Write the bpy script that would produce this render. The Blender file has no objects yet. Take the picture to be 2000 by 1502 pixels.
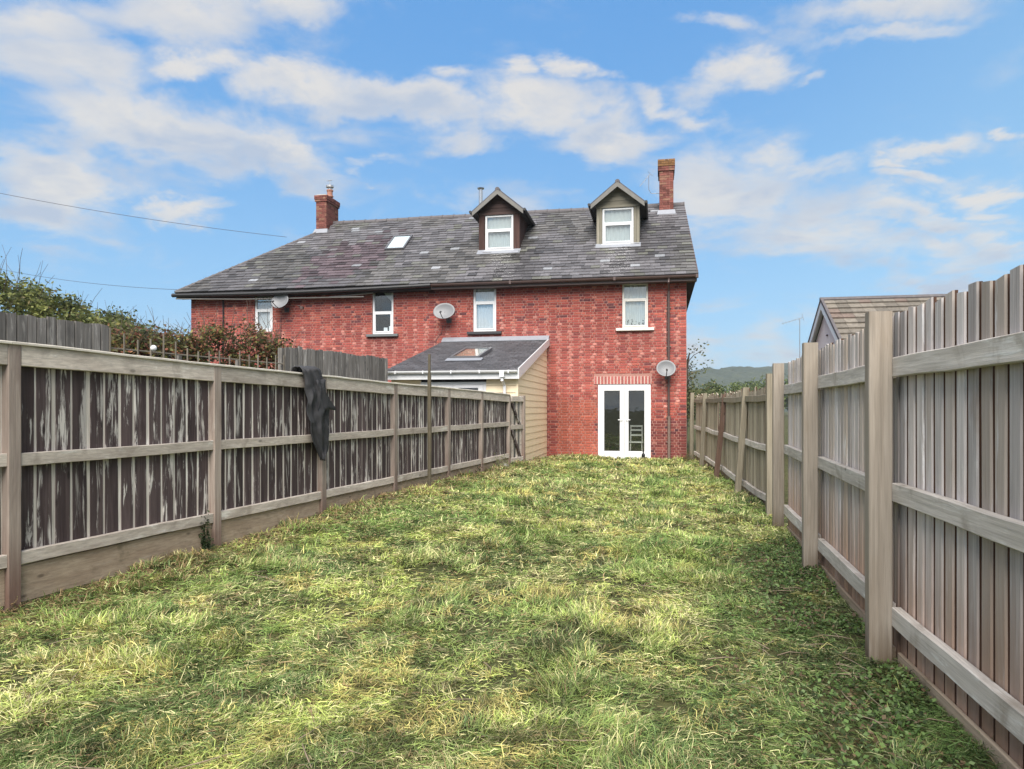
import bpy, math, random
import numpy as np
from mathutils import Vector
random.seed(7); rng = np.random.default_rng(7)
S = bpy.context.scene
COL = S.collection

# ------------------------------------------------------------------ camera
F_PX = 1410.0; HZ = 799.0; EYE = 1.45
YAW = math.atan(285 / F_PX)
CA, SA = math.cos(YAW), math.sin(YAW)
cam = bpy.data.cameras.new('camera'); cam_o = bpy.data.objects.new('camera', cam); COL.objects.link(cam_o)
cam_o.location = (0, 0, EYE); cam_o.rotation_euler = (math.pi / 2, 0, YAW)
cam.sensor_width = 36; cam.lens = 36 * F_PX / 2000
cam.shift_y = (HZ - 751) / 2000
cam.clip_start = 0.05; cam.clip_end = 6000
S.camera = cam_o

# ------------------------------------------------------------------ render look
S.view_settings.view_transform = 'Standard'
try: S.view_settings.look = 'None'
except Exception: pass
S.view_settings.exposure = 1.25; S.view_settings.gamma = 1.0; S.view_settings.use_curve_mapping = False
S.cycles.use_denoising = True
S.cycles.max_bounces = 6; S.cycles.diffuse_bounces = 3; S.cycles.glossy_bounces = 3
S.cycles.transparent_max_bounces = 12
S.cycles.caustics_reflective = False; S.cycles.caustics_refractive = False

# ------------------------------------------------------------------ node helpers
def nn(nt, t, ins=None, **kw):
    n = nt.nodes.new(t)
    for k, v in kw.items(): setattr(n, k, v)
    if ins:
        for k, v in ins.items():
            s = n.inputs[k]
            if hasattr(v, 'links') or isinstance(v, bpy.types.NodeSocket): nt.links.new(v, s)
            else:
                if isinstance(v, tuple) and len(v) == 3 and s.type == 'RGBA': v = (*v, 1)
                s.default_value = v
    return n
def M_(nt, op, a, b=None, c=None, clamp=False):
    n = nt.nodes.new('ShaderNodeMath'); n.operation = op; n.use_clamp = clamp
    for i, v in enumerate((a, b, c)):
        if v is None: continue
        if isinstance(v, bpy.types.NodeSocket): nt.links.new(v, n.inputs[i])
        else: n.inputs[i].default_value = v
    return n.outputs[0]
def V_(nt, op, a, b=None):
    n = nt.nodes.new('ShaderNodeVectorMath'); n.operation = op
    for i, v in enumerate((a, b)):
        if v is None: continue
        if isinstance(v, bpy.types.NodeSocket): nt.links.new(v, n.inputs[i])
        else: n.inputs[i].default_value = v
    return n.outputs['Value'] if op == 'DOT_PRODUCT' else n.outputs[0]
def mixc(nt, fac, a, b, mode='MIX'):
    n = nt.nodes.new('ShaderNodeMix'); n.data_type = 'RGBA'; n.blend_type = mode
    for i, v in ((0, fac), (6, a), (7, b)):
        if isinstance(v, bpy.types.NodeSocket): nt.links.new(v, n.inputs[i])
        else: n.inputs[i].default_value = (*v, 1) if isinstance(v, tuple) and len(v) == 3 else v
    return n.outputs[2]
def smooth(nt, v, lo, hi, a=0.0, b=1.0):
    n = nt.nodes.new('ShaderNodeMapRange'); n.interpolation_type = 'SMOOTHSTEP'
    nt.links.new(v, n.inputs[0])
    n.inputs[1].default_value = lo; n.inputs[2].default_value = hi; n.inputs[3].default_value = a; n.inputs[4].default_value = b
    return n.outputs[0]
def noise(nt, vec, scale, detail=4, rough=0.55, dist=0.0):
    n = nt.nodes.new('ShaderNodeTexNoise')
    if vec is not None: nt.links.new(vec, n.inputs['Vector'])
    n.inputs['Scale'].default_value = scale; n.inputs['Detail'].default_value = detail
    n.inputs['Roughness'].default_value = rough; n.inputs['Distortion'].default_value = dist
    return n.outputs['Fac']

# ------------------------------------------------------------------ world: daylight sky with clouds
SUN_EL, SUN_AZ = math.radians(48), math.radians(178)      # sun high behind the camera, veiled by thin cloud
def build_world():
    w = bpy.data.worlds.new('World'); S.world = w; w.use_nodes = True
    nt = w.node_tree; nt.nodes.clear()
    sky = nn(nt, 'ShaderNodeTexSky', sky_type='NISHITA', sun_disc=False, sun_elevation=SUN_EL, sun_rotation=SUN_AZ,
             air_density=1.0, dust_density=0.6, ozone_density=2.2)
    d = nn(nt, 'ShaderNodeTexCoord').outputs['Generated']
    fwd = (-SA, CA, 0.0); right = (CA, SA, 0.0)
    df = M_(nt, 'MAXIMUM', V_(nt, 'DOT_PRODUCT', d, fwd), 0.02)
    U = M_(nt, 'DIVIDE', V_(nt, 'DOT_PRODUCT', d, right), df)
    Vv = M_(nt, 'DIVIDE', V_(nt, 'DOT_PRODUCT', d, (0, 0, 1)), df)
    sep = nn(nt, 'ShaderNodeSeparateXYZ', {0: d})
    zz = M_(nt, 'ADD', M_(nt, 'MAXIMUM', sep.outputs[2], 0.0), 0.22)
    flat = nn(nt, 'ShaderNodeCombineXYZ', {0: M_(nt, 'DIVIDE', sep.outputs[0], zz), 1: M_(nt, 'DIVIDE', sep.outputs[1], zz), 2: 0.0}).outputs[0]
    n_big = noise(nt, flat, 1.6, 5, 0.55, 0.3)
    n_fine = noise(nt, flat, 4.2, 9, 0.6, 0.35)
    wob = noise(nt, flat, 3.6, 7, 0.62, 0.3)
    wob2 = noise(nt, V_(nt, 'ADD', flat, (7.3, 2.1, 4.0)), 3.6, 7, 0.62, 0.3)
    Uw = M_(nt, 'ADD', U, M_(nt, 'MULTIPLY', M_(nt, 'SUBTRACT', wob, 0.5), 0.24))
    Vw = M_(nt, 'ADD', Vv, M_(nt, 'MULTIPLY', M_(nt, 'SUBTRACT', wob2, 0.5), 0.15))
    blobs = [(330, 25, 330, 62, .0, .8), (570, 15, 130, 50, -.1, .85), (80, 50, 150, 60, .1, .8), (110, 125, 190, 60, .15, .85), (370, 118, 100, 42, -.05, .9),
             (320, 250, 290, 85, .12, 1), (560, 315, 150, 58, .3, .9), (60, 360, 180, 95, .35, .9), (340, 418, 105, 34, .1, .8),
             (570, 150, 170, 48, .0, .9), (780, 190, 220, 46, .15, .95), (1060, 205, 130, 62, .05, .9), (1170, 268, 130, 38, 0, .75), (930, 272, 120, 32, .1, .7),
             (1030, 135, 60, 22, -.1, .8), (1120, 130, 50, 26, .2, .85), (720, 318, 55, 20, 0, .7), (860, 150, 70, 20, .1, .75),
             (1250, 190, 90, 26, .2, .75), (1330, 225, 110, 24, .25, .7), (1430, 155, 170, 36, -.12, .75), (1500, 145, 100, 26, -.1, .7), (1590, 165, 50, 20, -.1, .75),
             (1400, 50, 75, 22, .2, .7), (1740, 20, 210, 40, -.05, .85), (1740, 78, 200, 26, -.06, .75),
             (1480, 385, 210, 100, .0, .85), (1560, 335, 130, 40, .1, .9), (1600, 485, 240, 48, .1, .85), (1790, 430, 190, 38, .08, .85),
             (1810, 295, 150, 28, -.08, .85), (1730, 328, 70, 20, 0, .8), (1790, 365, 110, 26, .1, .8), (1930, 400, 90, 22, .1, .8), (1950, 465, 70, 52, .4, .85), (1870, 500, 110, 42, -.05, .8),
             (1990, 260, 50, 18, 0, .8), (1420, 690, 260, 80, 0, .55), (1080, 390, 300, 45, .0, .45), (1850, 555, 90, 22, -.2, .7)]
    acc = None; lum = None
    for bi, (px, py, sx, sy, t, wt) in enumerate(blobs):
        if bi < 16: wt *= 1.12
        u0 = (px - 1000) / F_PX; v0 = (HZ - py) / F_PX
        c, s = math.cos(t), math.sin(t)
        a = M_(nt, 'SUBTRACT', Uw, u0); b = M_(nt, 'SUBTRACT', Vw, v0)
        p = M_(nt, 'SUBTRACT', M_(nt, 'MULTIPLY', a, c * F_PX / sx), M_(nt, 'MULTIPLY', b, s * F_PX / sx))
        q = M_(nt, 'ADD', M_(nt, 'MULTIPLY', a, s * F_PX / sy), M_(nt, 'MULTIPLY', b, c * F_PX / sy))
        r2 = M_(nt, 'MULTIPLY_ADD', p, p, M_(nt, 'MULTIPLY', q, q))
        g = M_(nt, 'MULTIPLY', M_(nt, 'POWER', 2.718, M_(nt, 'MULTIPLY', r2, -0.9)), wt)
        gq = M_(nt, 'MULTIPLY', g, q); lum = gq if lum is None else M_(nt, 'ADD', lum, gq)
        acc = g if acc is None else M_(nt, 'SMOOTH_MAX', acc, g, 0.12)
    # outside the frame: denser unseen cloud cover, thickened for neutral diffuse light
    out = M_(nt, 'MAXIMUM', smooth(nt, M_(nt, 'ABSOLUTE', U), .72, 1.0), smooth(nt, Vv, .57, .8))
    gen = smooth(nt, n_big, .30, .55)
    acc = M_(nt, 'ADD', M_(nt, 'MULTIPLY', acc, M_(nt, 'SUBTRACT', 1.0, out)), M_(nt, 'MULTIPLY', M_(nt, 'MULTIPLY', gen, out), .85))
    dens = M_(nt, 'ADD', acc, M_(nt, 'MULTIPLY', M_(nt, 'SUBTRACT', n_fine, 0.5), 2.0))
    mask = smooth(nt, dens, 0.14, .95)
    thick = smooth(nt, M_(nt, 'ADD', dens, M_(nt, 'MULTIPLY', M_(nt, 'SUBTRACT', n_big, .5), 1.2)), 0.62, 1.25)
    n_up = noise(nt, V_(nt, 'MULTIPLY', flat, (.955, .955, 1.0)), 4.2, 6, 0.5, 0.35)
    relief = M_(nt, 'MULTIPLY', M_(nt, 'SUBTRACT', n_fine, n_up), 2.6)
    thick = M_(nt, 'ADD', M_(nt, 'ADD', M_(nt, 'MULTIPLY', thick, .30), M_(nt, 'MULTIPLY_ADD', lum, -.75, .18)), relief, clamp=True)
    ccol = mixc(nt, thick, (3.45, 3.3, 3.1), (2.2, 2.5, 3.0))
    # the blue of the sky, paler towards the horizon and the right
    hi = smooth(nt, sep.outputs[2], .0, .55)
    grad = mixc(nt, hi, (.95, 2.2, 3.5), (.42, 1.5, 3.3))
    pale = smooth(nt, M_(nt, 'ADD', U, M_(nt, 'MULTIPLY', Vv, -.5)), -.1, .75, 0.0, .55)
    grad = mixc(nt, pale, grad, (1.5, 2.7, 3.6))
    sky_t = mixc(nt, .8, sky.outputs[0], grad)
    c = mixc(nt, M_(nt, 'MULTIPLY', mask, .9), sky_t, ccol)
    bg = nn(nt, 'ShaderNodeBackground', {0: c, 1: 0.1})
    o = nn(nt, 'ShaderNodeOutputWorld', {0: bg.outputs[0]})
build_world()
sun = bpy.data.lights.new('sun', 'SUN'); sun.energy = 3.1; sun.angle = math.radians(48); sun.color = (1, .94, .86)
sun_o = bpy.data.objects.new('sun', sun); COL.objects.link(sun_o)
sun_dir = Vector((math.sin(SUN_AZ) * math.cos(SUN_EL), math.cos(SUN_AZ) * math.cos(SUN_EL), math.sin(SUN_EL)))
sun_o.rotation_euler = (-sun_dir).to_track_quat('-Z', 'Y').to_euler()

# ------------------------------------------------------------------ measuring helpers (pixel of the photograph -> place)
def cp(px, z):                       # camera depth z -> world X, Y
    u = (px - 1000) / F_PX
    return (z * (-SA + u * CA), z * (CA + u * SA))
def hp(py, z): return EYE + (HZ - py) * z / F_PX
def wX(px, Y):
    u = (px - 1000) / F_PX
    return Y * (-SA + u * CA) / (CA + u * SA)
def wZ(px, py, Y):
    u = (px - 1000) / F_PX
    return hp(py, Y / (CA + u * SA))
def on_line(px, A, B):               # where the sight line of column px crosses the upright plane through A, B
    u = (px - 1000) / F_PX
    dx, dy = -SA + u * CA, CA + u * SA
    ex, ey = B[0] - A[0], B[1] - A[1]
    det = dx * (-ey) + ex * dy
    z = (A[0] * (-ey) + ex * A[1]) / det
    return (z * dx, z * dy, z)

# ------------------------------------------------------------------ mesh builder
LOC = {}
class G:
    def __init__(s): s.v = []; s.f = []; s.c = []
    def add(s, vs, fs, col=None):
        n = len(s.v); s.v += [tuple(p) for p in vs]; s.f += [tuple(i + n for i in f) for f in fs]
        s.c += [col or (1, 1, 1)] * len(vs); return s
    def box(s, x0, x1, y0, y1, z0, z1, col=None):
        return s.add([(x0,y0,z0),(x1,y0,z0),(x1,y1,z0),(x0,y1,z0),(x0,y0,z1),(x1,y0,z1),(x1,y1,z1),(x0,y1,z1)],
              [(0,3,2,1),(4,5,6,7),(0,1,5,4),(1,2,6,5),(2,3,7,6),(3,0,4,7)], col)
    def hexa(s, p, col=None):         # 8 corners, bottom ring then top ring
        return s.add(p, [(0,3,2,1),(4,5,6,7),(0,1,5,4),(1,2,6,5),(2,3,7,6),(3,0,4,7)], col)
    def rings(s, rings, col=None, caps=True, closed=True):
        n = len(rings[0]); vs = [p for r in rings for p in r]; fs = []
        for k in range(len(rings) - 1):
            for i in range(n if closed else n - 1):
                j = (i + 1) % n
                fs.append((k*n+i, k*n+j, (k+1)*n+j, (k+1)*n+i))
        if caps: fs += [tuple(range(n))[::-1], tuple(range((len(rings)-1)*n, len(rings)*n))]
        return s.add(vs, fs, col)
    def tube(s, pts, r, n=8, col=None):
        pts = [Vector(p) for p in pts]; R = []
        for k, p in enumerate(pts):
            t = (pts[min(k+1, len(pts)-1)] - pts[max(k-1, 0)]).normalized()
            a = t.cross(Vector((0,0,1)) if abs(t.z) < .9 else Vector((1,0,0))).normalized(); b = t.cross(a)
            rr = r[k] if isinstance(r, (list, tuple)) else r
            R.append([tuple(p + a*rr*math.cos(2*math.pi*i/n) + b*rr*math.sin(2*math.pi*i/n)) for i in range(n)])
        return s.rings(R, col)
    def build(s, name, mat, parent=None, origin=None, sm=False, bevel=0, kind=None):
        me = bpy.data.meshes.new(name)
        if origin is None:
            origin = LOC[parent.name] if parent else (0, 0, 0)
        o = Vector(origin)
        me.from_pydata([(p[0]-o.x, p[1]-o.y, p[2]-o.z) for p in s.v], [], s.f)
        if any(c != (1,1,1) for c in s.c):
            at = me.color_attributes.new('tint', 'FLOAT_COLOR', 'POINT')
            at.data.foreach_set('color', np.array([(*c, 1) for c in s.c], dtype=np.float32).ravel())
        me.materials.append(mat)
        if sm: me.shade_smooth()
        ob = bpy.data.objects.new(name, me); COL.objects.link(ob)
        if parent:
            ob.parent = parent; ob.location = o - Vector(LOC[parent.name])
        else: ob.location = o
        LOC[ob.name] = tuple(o)
        if bevel:
            b = ob.modifiers.new('bevel', 'BEVEL'); b.width = bevel; b.segments = 1; b.limit_method = 'ANGLE'
        if kind: ob['kind'] = kind
        return ob
def fixn(ob):
    import bmesh
    bm = bmesh.new(); bm.from_mesh(ob.data); bmesh.ops.recalc_face_normals(bm, faces=bm.faces); bm.to_mesh(ob.data); bm.free(); return ob
def tag(o, label, cat, group=None):
    o['label'] = label; o['category'] = cat
    if group: o['group'] = group
    return o
def thing(name, label, cat, loc, group=None):
    e = bpy.data.objects.new(name, None); COL.objects.link(e); e.location = loc; LOC[e.name] = tuple(loc)
    e.empty_display_size = .2
    return tag(e, label, cat, group)
def np_mesh(name, V, F, tint, mat, parent=None, origin=(0,0,0), kind=None, sm=False):
    V = np.asarray(V, np.float32) - np.array(origin, np.float32); F = np.asarray(F, np.int32)
    me = bpy.data.meshes.new(name); k = F.shape[1]
    me.vertices.add(len(V)); me.vertices.foreach_set('co', V.ravel())
    me.loops.add(F.size); me.loops.foreach_set('vertex_index', F.ravel())
    me.polygons.add(len(F)); me.polygons.foreach_set('loop_start', np.arange(0, F.size, k, dtype=np.int32))
    me.polygons.foreach_set('loop_total', np.full(len(F), k, dtype=np.int32))
    me.update(calc_edges=True)
    if tint is not None:
        at = me.color_attributes.new('tint', 'FLOAT_COLOR', 'POINT')
        at.data.foreach_set('color', np.concatenate([tint, np.ones((len(tint), 1))], 1).astype(np.float32).ravel())
    me.materials.append(mat)
    if sm: me.shade_smooth()
    ob = bpy.data.objects.new(name, me); COL.objects.link(ob)
    LOC[ob.name] = tuple(origin)
    if parent: ob.parent = parent; ob.location = Vector(origin) - Vector(LOC[parent.name])
    else: ob.location = origin
    if kind: ob['kind'] = kind
    return ob

# ------------------------------------------------------------------ materials
def base_mat(name):
    m = bpy.data.materials.new(name); m.use_nodes = True; nt = m.node_tree; nt.nodes.clear()
    out = nn(nt, 'ShaderNodeOutputMaterial'); b = nn(nt, 'ShaderNodeBsdfPrincipled')
    nt.links.new(b.outputs[0], out.inputs[0]); return m, nt, b, out
def lk(nt, a, b): nt.links.new(a, b)
def bump(nt, b, h, strength=.4, dist=.01):
    n = nn(nt, 'ShaderNodeBump', {'Strength': strength, 'Distance': dist, 'Height': h}); lk(nt, n.outputs[0], b.inputs['Normal'])
def plain(name, col, rough=.6, var=.15, scale=8, bmp=.1, metal=0, spec=.5, dirt=None, dirt_amt=.4):
    m, nt, b, out = base_mat(name)
    co = nn(nt, 'ShaderNodeTexCoord').outputs['Object']
    n = noise(nt, co, scale, 6, .6)
    c = mixc(nt, n, tuple(x*(1-var) for x in col), tuple(min(1, x*(1+var)) for x in col))
    if dirt:
        n2 = noise(nt, V_(nt, 'MULTIPLY', co, (1, 1, .35)), scale*.6, 8, .7)
        c = mixc(nt, smooth(nt, n2, .5, .75, 0, dirt_amt), c, dirt)
    lk(nt, c, b.inputs['Base Color']); b.inputs['Roughness'].default_value = rough; b.inputs['Metallic'].default_value = metal
    b.inputs['Specular IOR Level'].default_value = spec
    if bmp: bump(nt, b, noise(nt, co, scale*6, 4), bmp, .004)
    return m
def tinted(name, rough=.85, var=.3, scale=30, bmp=.5, bd=.006, spec=.3, fine=.0):
    m, nt, b, out = base_mat(name)
    at = nn(nt, 'ShaderNodeAttribute', attribute_name='tint').outputs['Color']
    co = nn(nt, 'ShaderNodeTexCoord').outputs['Object']
    pos = nn(nt, 'ShaderNodeNewGeometry').outputs['Position']
    n = noise(nt, pos, scale, 6, .65)
    k = smooth(nt, n, .25, .75, 1 - var, 1 + var)
    cc = nn(nt, 'ShaderNodeCombineXYZ', {0: k, 1: k, 2: k}).outputs[0]
    c = mixc(nt, 1.0, at, cc, 'MULTIPLY')
    lk(nt, c, b.inputs['Base Color']); b.inputs['Roughness'].default_value = rough; b.inputs['Specular IOR Level'].default_value = spec
    if bmp: bump(nt, b, noise(nt, pos, scale*2.5, 5), bmp, bd)
    return m
def wood(name, a, bcol, pale, pale_lo=.62, pale_hi=.72, axis=2, rough=.85, stain=None, stain_lo=.55, stain_amt=.6, foot=None, foot_h=(.1, .7), grain=1.0, knots=True, vary=.25, alt=None):
    """weathered timber: grain runs along one axis of the piece, every piece its own shade"""
    m, nt, b, out = base_mat(name)
    co = nn(nt, 'ShaderNodeTexCoord').outputs['Object']
    oi = nn(nt, 'ShaderNodeObjectInfo'); rnd = oi.outputs['Random']
    off = nn(nt, 'ShaderNodeCombineXYZ', {0: M_(nt, 'MULTIPLY', rnd, 61.0), 1: M_(nt, 'MULTIPLY', rnd, 37.0), 2: M_(nt, 'MULTIPLY', rnd, 83.0)}).outputs[0]
    p = V_(nt, 'ADD', co, off)
    sc = [14.0, 14.0, 14.0]; sc[axis] = .9
    ps = V_(nt, 'MULTIPLY', p, tuple(sc))
    big = noise(nt, ps, 1.0, 5, .6, .6)
    fs = [70.0, 70.0, 70.0]; fs[axis] = 2.0
    pf = V_(nt, 'MULTIPLY', p, tuple(fs))
    fine = noise(nt, pf, 1.0, 5, .65, .4)
    c = mixc(nt, smooth(nt, big, .3, .7), a, bcol)
    c = mixc(nt, smooth(nt, fine, .35, .7, 0, .45 * grain), c, tuple(x * .45 for x in a))
    if alt: c = mixc(nt, smooth(nt, M_(nt, 'FRACT', M_(nt, 'MULTIPLY', rnd, 7.3)), .35, .9, 0, .8), c, alt)
    # flaking pale weathering, in patches
    gate = noise(nt, V_(nt, 'ADD', V_(nt, 'MULTIPLY', p, (5, 5, 1.5) if axis == 2 else (2, 2, 5)), (9.1, 2.2, 1.7)), 1.0, 3, .6, .3)
    ws = [20.0, 20.0, 20.0]; ws[axis] = 1.9
    wn = noise(nt, V_(nt, 'ADD', V_(nt, 'MULTIPLY', p, tuple(ws)), (3.1, 8.7, 5.5)), 1.0, 9, .72, .8)
    c = mixc(nt, smooth(nt, M_(nt, 'ADD', wn, M_(nt, 'MULTIPLY', M_(nt, 'SUBTRACT', gate, .5), .55)), pale_lo, pale_hi, 0, .9), c, pale)
    if stain:
        sn = noise(nt, V_(nt, 'MULTIPLY', p, (3, 3, 3) if axis != 2 else (4, 4, 1.2)), 1.0, 6, .6, .5)
        c = mixc(nt, smooth(nt, sn, stain_lo, stain_lo + .18, 0, stain_amt), c, stain)
    if knots:
        vo = nn(nt, 'ShaderNodeTexVoronoi'); ks = [6.0, 6.0, 6.0]; ks[axis] = 2.6
        lk(nt, V_(nt, 'MULTIPLY', p, tuple(ks)), vo.inputs['Vector']); vo.inputs['Scale'].default_value = 1.0
        kf = smooth(nt, M_(nt, 'ADD', vo.outputs['Distance'], M_(nt, 'MULTIPLY', fine, .08)), .09, .16, .7, 0)
        c = mixc(nt, kf, c, tuple(x * .3 for x in a))
    if foot:
        z = nn(nt, 'ShaderNodeSeparateXYZ', {0: nn(nt, 'ShaderNodeNewGeometry').outputs['Position']}).outputs[2]
        zn = M_(nt, 'ADD', z, M_(nt, 'MULTIPLY', M_(nt, 'SUBTRACT', big, .5), .6))
        c = mixc(nt, smooth(nt, zn, foot_h[0], foot_h[1], .85, 0), c, foot)
    k = M_(nt, 'MULTIPLY_ADD', rnd, vary * 2, 1 - vary)
    c = mixc(nt, 1.0, c, nn(nt, 'ShaderNodeCombineXYZ', {0: k, 1: k, 2: k}).outputs[0], 'MULTIPLY')
    lk(nt, c, b.inputs['Base Color']); b.inputs['Roughness'].default_value = rough; b.inputs['Specular IOR Level'].default_value = .2
    bump(nt, b, M_(nt, 'ADD', fine, M_(nt, 'MULTIPLY', wn, .5)), .5, .004)
    return m
MT = {}
MT['brick'] = tinted('brick_red', .9, .28, 26, .6, .006)
MT['mortar'] = plain('mortar', (.37, .185, .155), .95, .35, 6, .3)
MT['slate'] = tinted('slate_grey', .5, .32, 22, .5, .004, .45)
MT['ridge'] = plain('ridge_clay', (.10, .09, .095), .7, .5, 12, .3, dirt=(.25, .24, .2))
MT['white'] = plain('white_upvc', (.72, .73, .75), .35, .03, 5, 0)
MT['offwhite'] = plain('painted_sill', (.66, .64, .6), .6, .1, 8, .1, dirt=(.3, .3, .27))
MT['greysill'] = plain('slate_sill', (.13, .14, .145), .6, .2, 9, .1)
MT['darksill'] = plain('dark_sill', (.035, .035, .04), .6, .2, 9, .1)
MT['clad'] = plain('cream_cladding', (.86, .72, .50), .55, .05, 5, .08, dirt=(.55, .42, .28), dirt_amt=.25)
MT['lead'] = plain('lead_flashing', (.27, .285, .32), .5, .2, 7, .15, metal=.1)
MT['gutter_brown'] = plain('brown_gutter', (.085, .055, .05), .45, .2, 8, 0)
MT['black'] = plain('black_plastic', (.014, .014, .016), .5, .3, 9, 0)
MT['soffit'] = plain('dark_eaves_board', (.02, .018, .018), .85, .4, 6, .2)
MT['dish'] = plain('dish_grey', (.19, .195, .205), .5, .08, 9, 0)
MT['alu'] = plain('aluminium', (.5, .5, .5), .35, .1, 8, 0, metal=.9)
MT['steel'] = plain('flue_steel', (.6, .6, .6), .22, .1, 8, 0, metal=1)
MT['verge'] = plain('grey_barge_paint', (.17, .165, .155), .75, .2, 9, .2, dirt=(.12, .11, .1))
MT['brownboard'] = wood('brown_dormer_wood', (.06, .034, .030), (.09, .05, .043), (.16, .12, .10), .7, .8, 2)
MT['brownboard_h'] = wood('brown_dormer_wood_h', (.06, .040, .036), (.085, .055, .05), (.16, .12, .10), .7, .8, 0)
MT['greenboard'] = wood('weathered_dormer_wood', (.21, .195, .155), (.28, .26, .21), (.38, .36, .31), .6, .75, 2, stain=(.1, .1, .05))
MT['greenboard_h'] = wood('weathered_dormer_wood_h', (.20, .185, .145), (.27, .25, .20), (.36, .34, .29), .6, .75, 0, stain=(.09, .09, .05))
MT['room'] = plain('dark_room', (.035, .033, .032), .9, .3, 3, 0)
MT['blind'] = plain('pale_blind', (.60, .63, .63), .9, .05, 3, 0)
MT['net'] = plain('white_net', (.74, .75, .79), .9, .06, 3, 0)
MT['orange_floor'] = plain('room_wood', (.50, .39, .29), .6, .2, 4, 0)
MT['pot'] = plain('clay_pot', (.36, .17, .12), .8, .2, 9, .2, dirt=(.12, .1, .09))
MT['render'] = plain('white_render', (.85, .84, .88), .9, .04, 6, .1)
MT['tile'] = tinted('concrete_tile', .85, .25, 12, .4, .006)
MT['concrete'] = plain('concrete', (.33, .31, .28), .9, .25, 10, .4, dirt=(.14, .15, .09))
MT['stone'] = plain('rubble_stone', (.30, .28, .26), .9, .4, 14, .5)
MT['cloth'] = plain('black_cloth', (.034, .034, .038), .85, .4, 30, .4)
MT['rust'] = plain('old_pole', (.085, .07, .045), .8, .4, 14, .3, dirt=(.16, .13, .06))
MT['wire'] = plain('wire_black', (.06, .06, .065), .6, .1, 5, 0)
MT['palecable'] = plain('pale_cable', (.32, .3, .28), .6, .2, 5, 0)
# fences
MT['l_board'] = wood('old_dark_board', (.062, .044, .045), (.118, .088, .086), (.66, .62, .58), .54, .65, 2, stain=(.03, .02, .022), vary=.35)
MT['l_strip'] = wood('pale_back_board', (.60, .54, .48), (.74, .68, .62), (.80, .76, .70), .5, .7, 2, knots=False)
MT['l_rail'] = wood('grey_rail', (.50, .43, .37), (.66, .585, .51), (.76, .72, .66), .56, .72, 1, stain=(.28, .235, .195), stain_lo=.52, vary=.15)
MT['l_cap'] = wood('pale_cap', (.68, .62, .54), (.80, .74, .65), (.84, .80, .73), .5, .7, 1, knots=False, vary=.05)
MT['l_post'] = wood('brown_post', (.31, .25, .215), (.43, .36, .31), (.56, .51, .46), .62, .8, 2, stain=(.17, .125, .11), stain_lo=.48, foot=(.17, .10, .075), foot_h=(.0, .75), vary=.15, knots=False)
MT['gravel'] = wood('gravel_board', (.33, .25, .18), (.44, .35, .26), (.40, .34, .28), .6, .8, 1, stain=(.12, .10, .06), vary=.15)
MT['r_board'] = wood('grey_board', (.50, .455, .44), (.66, .615, .60), (.74, .72, .72), .56, .74, 2, stain=(.33, .26, .21), foot=(.34, .19, .115), foot_h=(-.1, 1.1), vary=.26, alt=(.42, .34, .27))
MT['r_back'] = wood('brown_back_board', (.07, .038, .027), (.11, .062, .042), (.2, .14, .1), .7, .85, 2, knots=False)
MT['r_rail'] = wood('silver_rail', (.47, .43, .385), (.62, .575, .53), (.66, .65, .62), .54, .7, 1, stain=(.24, .20, .16), stain_lo=.52, vary=.15)
MT['r_post'] = wood('tan_post', (.29, .25, .205), (.37, .325, .275), (.42, .37, .31), .64, .8, 2, stain=(.24, .19, .14), stain_lo=.52, stain_amt=.5, foot=(.10, .065, .035), foot_h=(-.12, .30), grain=1.0, vary=.08, knots=False)
MT['r_post_side'] = MT['r_post']
MT['f_board'] = wood('olive_board', (.33, .285, .21), (.45, .40, .31), (.42, .39, .32), .57, .75, 2, stain=(.13, .115, .07), vary=.25)
MT['f_post'] = wood('olive_post', (.22, .19, .14), (.31, .275, .21), (.38, .35, .28), .6, .8, 2, vary=.15)
MT['f_post_brown'] = wood('red_brown_post', (.14, .085, .062), (.20, .13, .10), (.25, .18, .14), .68, .8, 2, vary=.1)
MT['n_board'] = wood('charcoal_board', (.15, .14, .13), (.26, .245, .225), (.42, .40, .37), .54, .7, 2, stain=(.045, .045, .045), vary=.3)
MT['trellis'] = wood('trellis_wood', (.17, .15, .12), (.24, .21, .17), (.3, .28, .24), .6, .8, 2, vary=.2)

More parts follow.
